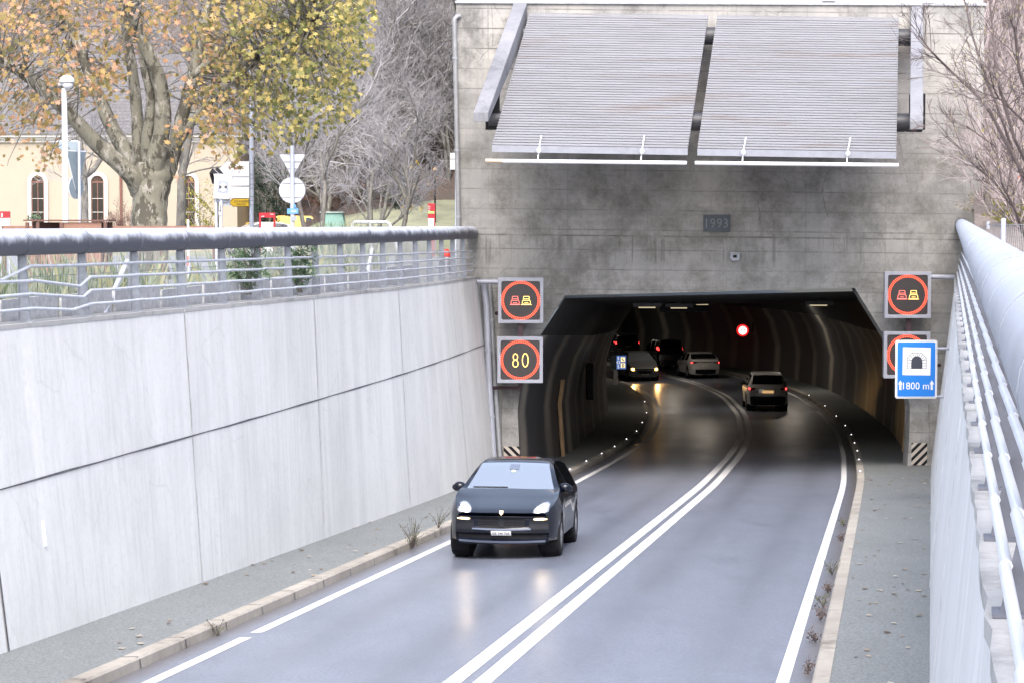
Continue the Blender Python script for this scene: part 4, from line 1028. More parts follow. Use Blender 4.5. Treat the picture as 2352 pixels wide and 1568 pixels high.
suv.patch('lip', [(-.5, .515, .54), (0, .50, .53), (.5, .515, .54)], mat('edge_highlight', (.10, .12, .17), .3, 0, 0), t=.02, nz=2)
pl = suv.patch('number_plate', [(-.17, .415, .495), (.17, .415, .495)], mat('plate_white', (.72, .72, .72), .5, 0, .03), t=.035, nz=2, nx=4)
yq = suv.hit(0, .455).y - .042
tm = text_mb('GE 246 768', .066, lambda p, q, d: Vector((p, d, .455 + q)), 0, yq, 1, width=.29); tm.build('lettering', M_ink, pl, local=True)
mb = MB(); q = suv.hit(0, .80); mb.prism([(0, -.042), (.03, -.01), (.034, .035), (-.034, .035), (-.03, -.01)], lambda a, b, d: Vector((q.x + a, q.y + d + b * .35, q.z + b)), -.02, .02); mb.build('badge', mat('gold_badge', (.62, .45, .28), .35, .5, .1, 30), suv.o, local=True)
suv.mirrors(1.62, 1.14, p_black)
# sunroof and red light strip seen over the roof, mirror housing and toll sticker behind the screen
mb = MB(); rw = [[Vector((x, y + suv.y0, (suv.bvh.ray_cast(Vector((x, y + suv.y0, 4)), Vector((0, 0, -1)))[0] or Vector((0, 0, 1.6))).z + .006)) for x in (-.42, -.2, 0, .2, .42)] for y in (2.42, 2.6, 2.9, 3.2, 3.5)]
mb.grid(rw); mb.build('sunroof', M_gld, suv.o, smooth=60, local=True)
mb = MB(); mb.box((.05, 3.93 + suv.y0, 1.535), (.62, .10, .03)); mb.build('roof_marker', mat('red_marker', (.55, .03, .04), .35, 0, 0), suv.o, local=True, bevel=.01)
def top_y(z_, x_): return suv.hit(x_, z_)
for nm, (x0_, x1_, z0_, z1_), m_ in (('mirror_housing', (-.085, .085, 1.43, 1.51), mat('smoky_blue', (.10, .12, .17), .4, 0, 0, spec=.2)), ('toll_sticker', (-.04, .03, 1.385, 1.42), mat('pale_sticker', (.36, .42, .28), .5, 0, 0))):
    mb = MB(); rows = []
    for z_ in (z0_, z1_): rows.append([suv.hit(x_, z_) + Vector((0, -.006, .004)) for x_ in (x0_, x1_)])
    mb.grid(rows); mb.build(nm, m_, suv.wind, local=True)
mb = MB(); rows = [[suv.hit(x_, 1.138 + d) + Vector((0, -.008, .006)) for x_ in (-.66, -.5, -.3, -.05)] for d in (0, .014)]; mb.grid(rows); mb.build('wiper', M_black, suv.wind, local=True)
suv.place(43.0, -2.06, True, .04)
# --- cars inside
def rear_lights(c, z0, z1, x0, x1, plate_z=.8, m=E_tail, slim=False):
    for sx in (-1, 1):
        cols = sorted([(sx * x0, z0 + (.03 if slim else 0), z1), (sx * (x0 + x1) / 2, z0, z1), (sx * x1, z0, z1)]); c.patch('tail_light', cols, M_tailoff, False, .010)
        cols = sorted([(sx * (x0 * .35 + x1 * .65), z0 + .01, z1 - .01), (sx * (x1 - .03), z0 + .01, z1 - .01)]); c.patch('brake_glow', cols, m, False, .02)
wsuv = Car('white_suv', 'white SUV with red tail lights, the nearest car entering the tunnel', 'cars driving into the tunnel', dict(L=4.6, W=1.86, zs=.25, wr=.36, fa=.95, ra=3.64, paint=carpaint('white_car_paint', (.40, .395, .39), 0, .35),
    top=[(0, .8), (.15, .88), (.6, .99), (1.2, 1.09), (1.9, 1.50), (2.3, 1.64), (2.9, 1.685), (3.8, 1.66), (4.2, 1.58), (4.45, 1.2), (4.52, 1.1), (4.6, 1.0)], belt=[(0, .74), (.6, .92), (1.3, 1.02), (4.2, 1.10), (4.6, .98)], plan=PLAN(4.6), tum=.36,
    wind=[1.2, 2.2], rear=[4.16, 4.46], side=[1.7, 4.0], pillars=[(2.7, 2.8)], nose=[(.2, .1), (.5, 0), (1, .1)], tail=[(.2, .08), (.55, 0), (.8, .03), (1.1, .05)]))
rear_lights(wsuv, .93, 1.04, .56, .88); wsuv.patch('rear_bumper', [(-.86, .3, .62), (-.6, .26, .66), (0, .26, .66), (.6, .26, .66), (.86, .3, .62)], M_trim, False, .012)
wsuv.patch('number_plate', [(-.25, .80, .92), (.25, .80, .92)], mat('plate_lit', (.6, .5, .36), .5, emis=(1, .6, .25), es=.16), False, .02); wsuv.mirrors(1.6, 1.12, M_trim); wsuv.place(108.6, 1.25, False)
wsed = Car('white_saloon', 'white saloon with lit tail lights ahead of the white SUV in the tunnel', 'cars driving into the tunnel', dict(L=4.5, W=1.80, zs=.22, wr=.33, fa=.9, ra=3.55, paint=carpaint('white_car_paint', (.40, .395, .39), 0, .35),
    top=[(0, .66), (.2, .75), (.8, .88), (1.3, .97), (2.0, 1.33), (2.4, 1.43), (3.0, 1.43), (3.6, 1.30), (4.05, 1.08), (4.4, 1.05), (4.5, .95)], belt=[(0, .6), (.8, .82), (1.4, .92), (3.8, 1.0), (4.4, 1.0), (4.5, .9)], plan=PLAN(4.5), tum=.42,
    wind=[1.3, 2.2], rear=[3.4, 4.03], side=[1.75, 3.5], pillars=[(2.6, 2.7)], nose=[(.2, .1), (.5, 0), (1, .1)], tail=[(.2, .08), (.55, 0), (.9, .03)]))
rear_lights(wsed, .84, .93, .5, .84, slim=True); wsed.patch('rear_bumper', [(-.84, .3, .50), (0, .24, .52), (.84, .3, .50)], M_trim, False, .012); wsed.patch('number_plate', [(-.25, .66, .77), (.25, .66, .77)], mat('plate_dim', (.5, .45, .4), .5), False, .02)
wsed.mirrors(1.6, 1.0, M_trim); wsed.place(136.6, 1.4, False)
p_dk = carpaint('dark_car_paint', (.022, .024, .03), .2, .3)
van = Car('dark_minivan', 'dark minivan with tall tail lights left of the white saloon in the tunnel', 'cars driving into the tunnel', dict(L=4.4, W=1.76, zs=.24, wr=.33, fa=.85, ra=3.5, paint=p_dk,
    top=[(0, .8), (.2, .95), (.9, 1.12), (1.8, 1.62), (2.2, 1.74), (3.9, 1.74), (4.15, 1.66), (4.35, 1.1), (4.4, .95)], belt=[(0, .74), (.9, 1.0), (4.2, 1.06), (4.4, .9)], plan=PLAN(4.4), tum=.22,
    wind=[.95, 2.1], rear=[4.1, 4.33], side=[1.4, 4.0], pillars=[(2.2, 2.3), (3.2, 3.3)], nose=[(.2, .08), (.6, 0), (1, .1)], tail=[(.2, .06), (.55, 0), (1.2, .03)]))
for sx in (-1, 1): van.patch('tail_light', sorted([(sx * .72, .9, 1.35), (sx * .80, .9, 1.35)]), M_tailoff, False, .012); van.patch('brake_glow', sorted([(sx * .73, 1.12, 1.33), (sx * .79, 1.12, 1.33)]), E_tail, False, .02)
van.place(148.0, 2.0, False)
far = Car('dark_suv', 'farthest dark tall car in the tunnel with bright red tail lights', 'cars driving into the tunnel', dict(L=4.3, W=1.80, zs=.24, wr=.33, fa=.85, ra=3.4, paint=p_dk,
    top=[(0, .8), (.2, .95), (1.2, 1.2), (2.0, 1.7), (2.5, 1.84), (3.7, 1.83), (4.1, 1.7), (4.22, 1.2), (4.3, 1.0)], belt=[(0, .75), (1.2, 1.12), (4.1, 1.2), (4.3, .95)], plan=PLAN(4.3), tum=.30,
    wind=[1.2, 2.2], rear=[4.08, 4.2], side=[1.7, 3.7], nose=[(.2, .1), (.5, 0), (1, .1)], tail=[(.2, .06), (.55, 0), (1.0, .05)]))
rear_lights(far, 1.18, 1.32, .55, .84); far.patch('number_plate', [(-.25, .98, 1.08), (.25, .98, 1.08)], mat('plate_dim', (.5, .45, .4), .5), False, .02); far.place(157.5, 1.75, False)
sil = Car('silver_hatchback', 'dark silver car with yellow headlights driving towards the tunnel mouth', None, dict(L=4.2, W=1.78, zs=.22, wr=.32, fa=.85, ra=3.4, paint=carpaint('silver_paint', (.13, .133, .14), .4, .35),
    top=[(0, .70), (.15, .80), (.6, .93), (1.1, 1.06), (1.9, 1.46), (2.3, 1.58), (3.2, 1.58), (3.9, 1.3), (4.1, .98), (4.2, .9)], belt=[(0, .62), (.6, .82), (1.2, .93), (3.9, 1.0), (4.2, .85)], plan=PLAN(4.2), tum=.38,
    wind=[1.1, 2.1], rear=[3.6, 4.08], side=[1.5, 3.6], pillars=[(2.4, 2.5)], nose=[(.2, .1), (.5, 0), (.8, .06), (1, .12)], tail=[(.2, .08), (.55, 0), (1, .05)]))
sil.patch('grille', [(-.42, .52, .58), (-.3, .44, .60), (0, .42, .61), (.3, .44, .60), (.42, .52, .58)], M_black, t=.010)
for sx in (-1, 1):
    sil.patch('headlight', sorted([(sx * .5, .64, .72), (sx * .62, .62, .78), (sx * .76, .64, .8)]), M_lens, t=.008); sil.patch('headlight_glow', sorted([(sx * .56, .60, .71), (sx * .66, .585, .735), (sx * .74, .61, .72)]), E_warm, t=.02)
sil.patch('number_plate', [(-.2, .35, .42), (.2, .35, .42)], mat('plate_dim', (.5, .45, .4), .5), t=.02); sil.mirrors(1.5, 1.02, M_trim); sil.place(134.5, -2.3, True)

# headlamp beams of the two oncoming cars
def beam_lamp(car, x, z, energy, c, tilt, cone=60):
    ld = bpy.data.lights.new('headlamp', 'SPOT'); ld.energy = energy; ld.color = c; ld.spot_size = R(cone); ld.spot_blend = .7; ld.shadow_soft_size = .07
    lo = bpy.data.objects.new('headlamp', ld); col.objects.link(lo); lo.parent = car.o; lo.location = (x, car.hit(x, z).y - .08, z); lo.rotation_euler = (R(90 - tilt), 0, R(180))
    lo.rotation_euler = Vector((0, -math.cos(R(tilt)), -math.sin(R(tilt)))).to_track_quat('-Z', 'Y').to_euler()
for sx in (-1, 1):
    beam_lamp(suv, sx * .66, .87, 3.2, (1, .76, .48), 4); beam_lamp(sil, sx * .66, .66, 60, (1, .56, .18), 6, 26)
# ------------------------------------------------------------------ the square left of the ramp
GZ = -1.42
M_galv = mat('blue_grey_post', (.42, .45, .52), .5, .1, .08, 4); M_back = mat('sign_back_white', (.62, .63, .68), .5, 0, .05, 3); M_back2 = mat('sign_back_blue_grey', (.20, .245, .28), .5, .1, .12, 5)
M_red = mat('bright_red', (.33, .012, .022), .45, 0, .06, 3); M_yel = mat('sign_yellow', (.58, .36, .005), .5, 0, .04, 3)
def post(name, o, x, y0, Y, r, m=M_galv, zb=GZ):
    t = P(x, y0, Y); mb = MB(); mb.tube([Vector((t.x, Y, zb)), t], r, 12); return mb.build(name, m, o, smooth=50), t
def ground(x, Y): return Vector((P(x, 515, Y).x, Y, GZ))
# white street lamp
YL = 54; o = thing('street_lamp', ground(149, YL), 'tall white street lamp with a globe head in front of the plane tree', 'street lamp')
mb = MB(); mb.tube([Vector((P(150, 515, YL).x, YL, GZ)), P(149, 300, YL), P(147, 203, YL)], [.075, .065, .055], 12); mb.build('pole', M_white, o, smooth=50)
c = P(154, 190, YL); mb = MB(); rr = .24; mb.ell(c + Vector((0, 0, .03)), (.165, .165, .135), 20, 10); mb.ell(c + Vector((.02, -.03, -.05)), (.12, .13, .10), 16, 8); mb.tube([c + Vector((-.16, 0, -.07)), c + Vector((-.07, 0, .02))], .05, 8)
mb.build('globe', M_white, o, smooth=True); mb = MB(); mb.lathe([(-.02, .12), (-.02, .168), (-.005, .170), (-.005, .13)], c, 'Z', 20); mb.box(c + Vector((-.15, -.03, -.10)), (.07, .07, .05)); mb.tube([c + Vector((-.14, -.02, -.09)), c + Vector((-.26, -.02, -.11))], .012, 6); mb.build('rim', M_dark, o)
# sign post seen from behind: arrow, triangle and disc, the last two nearly edge-on
YL = 74; o = thing('sign_post', ground(181, YL), 'blue-grey sign post behind the white lamp with signs seen from the back', 'sign post'); post('pole', o, 181.5, 325, YL, .045)
def flat(o, name, pts, Y, m, th=.03, back=.002):
    q = [P(x, y, Y) for x, y in pts]; mb = MB(); n = len(q); v = q + [p + Vector((0, th, 0)) for p in q]
    mb.add(v, [list(range(n)), list(range(2 * n - 1, n - 1, -1))] + [[i, i + n, (i + 1) % n + n, (i + 1) % n] for i in range(n)]); return mb.build(name, m, o)
a_ = flat(o, 'direction_arrow', [(115, 337), (127, 326), (178, 325), (178, 346), (127, 347)], YL + .1, M_back2); flat(o, 'arrow_edge', [(113, 337), (126, 324), (179, 323), (179, 348), (126, 349)], YL + .14, M_back)
def turned(o, name, poly, cx_, cy_, Y, ang, m, edge):
    c = P(cx_, cy_, Y); mtx = Matrix.Rotation(ang, 3, 'Z'); k = Y / FPX
    for nm, s_, m_, dd in ((name, 1, m, 0), (name + '_edge', 1.06, edge, .02)):
        v = [c + mtx @ Vector((x * k * s_, dd, -y * k * s_)) for x, y in poly]; n = len(v); b = [p + mtx @ Vector((0, .02, 0)) for p in v]
        mb = MB(); mb.add(v + b, [list(range(n)), list(range(2 * n - 1, n - 1, -1))] + [[i, i + n, (i + 1) % n + n, (i + 1) % n] for i in range(n)]); mb.build(nm, m_, o)
turned(o, 'triangle', [(-38, -45), (38, -45), (3, 46), (-3, 46)], 177, 394, YL + .1, R(66), M_back2, M_back)
turned(o, 'disc', [(26 * math.cos(2 * PI * i / 24), 26 * math.sin(2 * PI * i / 24)) for i in range(24)], 176, 430, YL + .1, R(62), M_back2, M_back)
# church
YC = 125.0; M_plaster = mat('yellow_plaster', (.305, .262, .21), .85, 0, .05, 1.2); M_stone = mat('pale_stone', (.42, .40, .39), .8, 0, .06, 3); M_roof = None
def roofmat():
    m, nt, bs = newmat('roof_tiles'); p = posn(nt); s = N(nt, 'ShaderNodeSeparateXYZ', {'Vector': p}).outputs
    fr = mth(nt, 'FRACT', mth(nt, 'MULTIPLY', s[2], 5.5)); n = noise(nt, p, 3, 5, .7, (3, 1, 2))
    c = mix(nt, (.07, .068, .075), (.13, .122, .122), ramp(nt, n, [(.35, 0.), (.65, 1.)])); c = mix(nt, c, (.04, .04, .045), mth(nt, 'MULTIPLY', ramp(nt, fr, [(.0, 1.), (.25, 0.)]), .7))
    setc(nt, bs, c); bs.inputs['Roughness'].default_value = .85; return m
M_roof = roofmat(); x1 = P(545, 515, YC).x; x0 = -36.0; ze = P(300, 327, YC).z
ch = thing('chapel', (-22, YC, GZ), 'pale yellow chapel with arched windows and a grey tiled roof behind the plane tree', 'building')
mb = MB(); mb.hexa([(x0, YC, GZ - 1), (x1, YC, GZ - 1), (x1, YC + 9, GZ - 1), (x0, YC + 9, GZ - 1)], [(x0, YC, ze), (x1, YC, ze), (x1, YC + 9, ze), (x0, YC + 9, ze)]); mb.build('wall', M_plaster, ch)
mb = MB()
for z0, z1, d in ((ze - .02, ze + .12, .12), (ze + .12, ze + .24, .22), (ze + .24, ze + .40, .34)): mb.box(((x0 + x1) / 2, YC - d / 2 + .2, (z0 + z1) / 2), (x1 - x0 + 2 * d, d + .4, z1 - z0 - .002))
mb.build('cornice', M_stone, ch)
zr_ = ze + .41; mb = MB(); mb.hexa([(x0 - .4, YC - .45, zr_), (x1 + .4, YC - .45, zr_), (x1 + .4, YC + 9.4, zr_), (x0 - .4, YC + 9.4, zr_)], [(x0 - .4, YC + 4.4, zr_ + 4.4), (x1 - 3.5, YC + 4.4, zr_ + 4.4), (x1 - 3.5, YC + 4.6, zr_ + 4.4), (x0 - .4, YC + 4.6, zr_ + 4.4)]); mb.build('roof', M_roof, ch)
M_wfr = mat('brown_window_frame', (.14, .06, .045), .6, 0, .1, 5)
for cx_ in (88, 225, 434):
    c = P(cx_, 515, YC); hw = .33; zt_ = P(cx_, 404, YC).z; za = zt_ - hw; sb = -1.1
    archp = lambda r, n=14: [(r * math.cos(PI * i / n), r * math.sin(PI * i / n)) for i in range(n + 1)]
    f = lambda a, b, d: Vector((c.x + a, d, za + b))
    wd = MB(); r_o = .53; ring = [(r_o, sb - za)] + archp(r_o) + [(-r_o, sb - za), (-hw, sb - za)] + archp(hw)[::-1] + [(hw, sb - za)]
    wd.prism(ring, f, YC - .12, YC - .003); wo = wd.build('window', M_stone, ch)
    mb = MB(); mb.prism([(hw, sb - za)] + archp(hw) + [(-hw, sb - za)], f, YC - .012, YC - .004); mb.build('pane', M_gld, wo)
    mb = MB()
    for x_ in (-.3, 0, .3): mb.box(f(x_, (sb - za) / 2, YC - .03), (.045, .03, za - sb))
    mb.box(f(0, 0, YC - .034), (.66, .03, .07)); mb.prism(archp(hw) + [(-p, q) for p, q in [(-a, b) for a, b in archp(hw - .045)[::-1]]], f, YC - .045, YC - .02)
    for an in (45, 90, 135): mb.tube([f(0, 0, YC - .03), f(.3 * math.cos(R(an)), .3 * math.sin(R(an)), YC - .03)], .014, 5)
    mb.build('frame', M_wfr, wo); mb = MB()
    for z_ in (-.85, -1.55): mb.box(f(0, z_, YC - .05), (.58, .02, .03))
    mb.build('glazing_bar', M_stone, wo)
mb = MB(); x_ = P(279, 515, YC).x; mb.tube([(x_, YC - .08, GZ), (x_, YC - .08, ze)], .07, 8); mb.build('downpipe', M_wfr, ch, smooth=50)
mb = MB(); mb.box((x1 - 2.2, YC - .02, GZ + .5), (1.2, .05, .05)); mb.build('stone_band', M_stone, ch)
# timber shed-like planter and long low wooden rail
M_wood = mat('red_brown_timber', (.19, .10, .07), .75, 0, .18, 4); M_woodd = mat('dark_timber', (.10, .05, .038), .8, 0, .2, 4)
YT = 52; a, b = P(58, 507, YT), P(248, 511, YT); o = thing('timber_stand', ground(150, YT), 'red-brown timber stand with a dark open slot under the plane tree', 'stand')
mb = MB(); mb.box(((a.x + b.x) / 2, YT + .4, a.z - .0), (b.x - a.x + .06, .95, .035)); mb.build('top', M_woodd, o)
mb = MB(); mb.box(((a.x + b.x) / 2, YT + .7, (a.z + GZ) / 2 - .02), (b.x - a.x - .04, .05, a.z - GZ - .04)); mb.build('back_panel', M_woodd, o)
xm = P(142, 515, YT).x; xq = P(88, 515, YT).x
mb = MB(); mb.box(((xm + b.x) / 2 - .06, YT, (a.z + GZ) / 2 - .02), (b.x - xm - .16, .05, a.z - GZ - .04)); mb.build('front_panel', M_wood, o)
mb = MB(); mb.box(((a.x + xm) / 2, YT, (a.z + GZ) / 2 - .13), (xm - a.x - .02, .05, a.z - GZ - .26)); mb.build('front_panel', M_wood, o)
for x_ in (a.x + .05, xq, xm, b.x - .05): mb = MB(); mb.box((x_, YT - .03, (a.z + GZ) / 2 - .02), (.07, .09, a.z - GZ - .04)); mb.build('leg', M_woodd, o)
YF = 58; a, b = P(8, 519.5, YF), P(492, 520.5, YF); o = thing('timber_fence', ground(260, YF), 'long low red-brown timber fence just showing above the handrail', 'fence')
for k in range(2):
    mb = MB(); mb.box(((a.x + b.x) / 2, YF, a.z - .09 - .21 * k), (b.x - a.x, .04, .18)); mb.build('board', M_wood, o)
for k in range(5): mb = MB(); mb.box((a.x + (b.x - a.x) * k / 4, YF + .07, (a.z + GZ) / 2), (.1, .1, a.z - GZ)); mb.build('post', M_woodd, o)
# red notice at the left edge
YR = 64; o = thing('notice_board', ground(11, YR), 'small red notice with a grey panel at the far left above the handrail', 'notice board')
flat(o, 'red_panel', [(0, 486), (23, 486), (23, 501), (0, 501)], YR, M_red, .05); flat(o, 'grey_panel', [(0, 502), (23, 502), (23, 540), (0, 540)], YR + .01, mat('pale_grey', (.45, .44, .47), .6), .04)
flat(o, 'white_marks', [(3, 490), (6, 490), (6, 499), (3, 499)], YR - .006, M_signw, .004); flat(o, 'white_marks', [(4, 506), (18, 506), (18, 510), (4, 510)], YR - .006, M_signw, .004)
for x in (2, 21): post('leg', o, x, 520, YR + .08, .025)
# tall mast with the direction signs
M_panel = mat('white_sign_panel', (.8, .8, .82), .5, 0, .03, 3); YM = 68; o = thing('mast', ground(578, YM), 'tall pale grey mast carrying white direction panels and a yellow arrow', 'mast')
mb = MB(); mb.tube([Vector((P(577.7, 515, YM).x, YM, GZ)), P(577.5, 250, YM), P(576, -70, YM)], [.066, .06, .05], 14); mb.build('pole', M_galv, o, smooth=50)
mb = MB()
for y in (376, 402, 410, 424, 433, 452, 461, 471): mb.lathe([(-.012, .05), (-.012, .07), (.012, .07), (.012, .05)], P(577.7, y, YM), 'Z', 14)
mb.build('band_clamps', M_lgrey, o)
for nm, pts in (('white_arrow_panel', [(504, 387.5), (521, 372), (572, 371.5), (572, 406), (519, 406)]), ('white_panel', [(517, 407.8), (572, 407.8), (572, 427), (517, 427)]), ('white_panel', [(517, 429.5), (572, 429.5), (572, 455.5), (517, 455.5)])):
    e = flat(o, nm, pts, YM - .09, M_panel); cxm = sum(p[0] for p in pts) / len(pts); cym = sum(p[1] for p in pts) / len(pts)
    flat(e, 'grey_edge', [(cxm + (x - cxm) * 1.03, cym + (y - cym) * 1.05) for x, y in pts], YM - .055, M_lgrey, .02)
yp_ = flat(o, 'yellow_arrow_panel', [(526, 466), (537, 457), (571, 457), (571, 474.5), (537, 474.5)], YM - .10, M_yel)
flat(yp_, 'black_edge', [(524.5, 466), (536, 455.8), (571.5, 455.8), (571.5, 475.6), (536, 475.6)], YM - .06, M_black, .02)
for i, (tx_, yy, wd) in enumerate((('LES ANNÉES', 462.3, 33), ('FAUVES', 470, 21))):
    c = P(554, yy, YM - .106); t = text_mb(tx_, .085, lambda p, q, d: Vector((c.x + p, d, c.z + q)), 0, c.y, 1.05, width=wd * YM / FPX, shear=.25); t.build('lettering', M_ink, yp_)
# tilted white sign with the round black and white symbol
YT2 = 54; o = thing('tilted_sign', ground(503, YT2), 'tilted white sign with a round black and white symbol and a small down-arrow plate', 'road sign')
flat(o, 'plate', [(495.5, 400.7), (531, 402), (532.8, 404), (527.8, 455), (525, 456.9), (493, 455.6), (491.4, 453), (493.6, 402.5)], YT2, M_back); flat(o, 'grey_edge', [(493.5, 399.5), (532.2, 401), (534, 403), (528.8, 457), (526, 458.3), (491.5, 457), (490.2, 454), (492.2, 401)], YT2 + .035, M_lgrey, .02)
flat(o, 'symbol_square', [(501.5, 415), (526, 416.5), (524, 445.5), (498.5, 443.5)], YT2 - .006, mat('pale_blue_grey', (.22, .25, .34), .5), .004)
cxs, cys = 512.2, 430.3; circ2 = lambda r, a0, a1, n: [(cxs + r * math.cos(R(a0 + (a1 - a0) * i / n)), cys + r * math.sin(R(a0 + (a1 - a0) * i / n))) for i in range(n + 1)]
flat(o, 'symbol_disc', circ2(11.4, 0, 345, 23), YT2 - .010, M_ink, .003); flat(o, 'symbol_disc', circ2(10.6, 0, 345, 23), YT2 - .014, M_signw, .003)
for a0 in (-35, 145): flat(o, 'black_wedge', [(cxs + 1.5 * math.cos(R(a0 + 35)), cys + 1.5 * math.sin(R(a0 + 35)))] + circ2(9.4, a0, a0 + 70, 8), YT2 - .018, M_ink, .003)
mb = MB(); mb.tube([ground(503.5, YT2 + .08), P(508, 456, YT2 + .08)], .038, 10); mb.build('pole', M_galv, o, smooth=50)
mb = MB(); mb.tube([ground(497, YT2 + .12), P(496.5, 458, YT2 + .12)], .033, 8); mb.build('pole', M_galv, o, smooth=50)
mb = MB(); mb.tube([P(496, 462, YT2 + .1), P(524, 464, YT2 + .1)], .03, 6); mb.box(P(520, 466, YT2 + .16), (.16, .1, .14)); mb.build('cross_bar', M_steel, o)
flat(o, 'arrow_plate', [(503.5, 466.5), (509.5, 466.5), (508, 494), (502, 494)], YT2 - .0, M_signw, .01); flat(o, 'down_arrow', [(506, 470), (507.6, 470), (506.8, 484), (508.6, 484), (505.3, 489), (502.6, 483.6), (504.8, 483.8)], YT2 - .006, M_ink, .003)
# old lanterns
E_lant = emit('lantern_glow', (1, .55, .12), .5)
def lantern(xc, yt, yb, w0, w1, Y, label, zb, ybase):
    c = P(xc, yt, Y); k = Y / FPX; o = thing('lantern', (c.x, Y, zb), label, 'lantern', 'old black street lanterns'); h = (yb - yt) * k; a, b = w0 * k / 2, w1 * k / 2
    sq = lambda s, z: [Vector((c.x + p * s, Y + q * s, z)) for p, q in ((-1, -1), (1, -1), (1, 1), (-1, 1))]
    mb = MB(); mb.hexa(sq(a * 1.2, c.z - h * .34), sq(a * .75, c.z)); mb.ell((c.x, Y, c.z + .03), (.05, .05, .07), 8, 6); mb.build('cap', M_black, o)
    mb = MB(); t, bt = sq(a, c.z - h * .34), sq(b, c.z - h)
    for i in range(4): mb.tube([t[i], bt[i]], .05, 5); mb.tube([bt[i], bt[(i + 1) % 4]], .04, 5)
    mb.build('cage', M_black, o)
    mb = MB(); mb.ell((c.x, Y, c.z - h * .6), (a * .3, a * .3, h * .16), 10, 6); mb.build('glow', E_lant, o, smooth=True)
    mb = MB(); mb.tube([Vector((c.x, Y, zb)), Vector((c.x, Y, c.z - h))], .045, 8); mb.build('post', M_black, o, smooth=50)
lantern(499, 388, 421, 28, 17, 95, 'black lantern half hidden behind the white direction panels', GZ, 0)
lantern(999, 373, 400, 27, 16, 118, 'black lantern on a thin post in front of the brown leafy bank', zleft(-3.7, 118), 0)
# red framed information stand, roundabout sign backs
YI = 78; o = thing('information_stand', ground(613, YI), 'red framed information stand with a blue and white poster', 'stand')
flat(o, 'top_bar', [(595, 489), (632, 489), (632, 500.5), (595, 500.5)], YI, M_red, .08)
for xa in (595, 628): flat(o, 'leg', [(xa, 500.5), (xa + 4.3, 500.5), (xa + 4.3, 614), (xa, 614)], YI, M_red, .08)
po = flat(o, 'poster', [(600, 514 - 1), (627.5, 513), (627.5, 600), (600, 600)], YI + .02, M_signw, .04)
flat(po, 'blue_picture', [(605, 523), (622, 522), (622, 533), (617, 535), (617, 540), (606, 540)], YI + .012, mat('poster_blue', (.03, .12, .55), .5), .004)
flat(po, 'white_shapes', [(607, 532), (611, 525), (613, 530), (617, 526), (616, 536), (609, 537)], YI + .007, M_signw, .003)
flat(o, 'small_lettering', [(600, 497), (607, 496.4), (607, 498), (600, 498.6)], YI - .006, M_signw, .004); flat(o, 'small_lettering', [(620, 491.5), (629, 492.2), (629, 493.6), (620, 493)], YI - .006, M_signw, .004)
YV = 60; o = thing('sign_post', ground(671, YV), 'sign post with the white backs of a triangle above a round sign', 'sign post'); post('pole', o, 671, 335, YV, .055)
for nm, pts in (('triangle_sign', [(643, 357), (645.5, 355.5), (697.5, 355.5), (700, 357.5), (674, 402), (668, 402)]), ('round_sign', [(671 + 29.3 * math.cos(2 * PI * i / 32), 437.5 + 29.3 * math.sin(2 * PI * i / 32)) for i in range(32)])):
    cxm = sum(p[0] for p in pts) / len(pts); cym = sum(p[1] for p in pts) / len(pts); e = flat(o, nm, pts, YV + .075, M_back, .012); flat(e, 'rim', [(cxm + (x - cxm) * 1.045, cym + (y - cym) * 1.045) for x, y in pts], YV + .09, M_lgrey, .03)
mb = MB()
for x0_, x1_, y in ((652, 691, 372), (661, 682, 388), (648, 695, 421), (646, 696, 454)): mb.tube([P(x0_, y, YV + .06), P(x1_, y, YV + .06)], .012, 5)
mb.build('stiffener', M_lgrey, o)
flat(o, 'blue_plate', [(659.5, 479.5), (685, 479), (685, 491.5), (659.5, 492)], YV - .07, mat('small_blue', (.10, .28, .60), .5), .02); flat(o, 'white_lines', [(668, 483), (680, 482.5), (680, 484), (668, 484.5)], YV - .078, M_signw, .004); flat(o, 'white_lines', [(667, 486.5), (681, 486), (681, 487.5), (667, 488)], YV - .078, M_signw, .004)
flat(o, 'blue_knob', [(674, 470), (679, 470), (680, 477), (673, 477)], YV - .05, mat('small_blue', (.10, .28, .60), .5), .05); flat(o, 'grey_box', [(668.5, 498), (681, 497), (681, 506), (669, 510)], YV - .07, M_steel, .05)
# red totem and hydrant near the tunnel front, white tube barrier, small white sign
YO = 104; zb = GZ; o = thing('red_totem', ground(991, YO), 'slim red totem with a white panel and a green stripe', 'totem')
flat(o, 'column', [(983, 468), (999.5, 468), (999, 590), (982, 590)], YO, M_red, .14); flat(o, 'white_panel', [(983.2, 502), (997, 502), (997, 525), (983.2, 525)], YO - .012, M_signw, .01); flat(o, 'green_stripe', [(983.2, 486), (997.5, 486), (997.5, 491), (983.2, 491)], YO - .012, mat('lime', (.30, .55, .16), .5), .01)
for y in (474, 478, 483): flat(o, 'lettering', [(983.6, y), (988, y), (988, y + 1.6), (983.6, y + 1.6)], YO - .012, M_signw, .004)
YH = 66.9; c = ground(1026, YH); c.z = GZ; o = thing('hydrant', c, 'grey fire hydrant with a red top behind the railing end', 'hydrant')
mb = MB(); mb.lathe([(0, .001), (0, .095), (.3, .10), (.36, .125), (.46, .125), (.52, .10), (.52, .001)], c, 'Z', 16); mb.build('body', M_lgrey, o, smooth=40)
mb = MB(); mb.lathe([(.521, .001), (.521, .12), (.56, .125), (.66, .10), (.72, .05), (.74, .001)], c, 'Z', 16); mb.build('cap', mat('hydrant_red', (.60, .035, .03), .5, 0, .1), o, smooth=40)
mb = MB(); mb.lathe([(-.15, .06), (-.15, .03), (.15, .03), (.15, .06)], c + Vector((0, 0, .42)), 'X', 10); mb.build('outlet', M_lgrey, o)
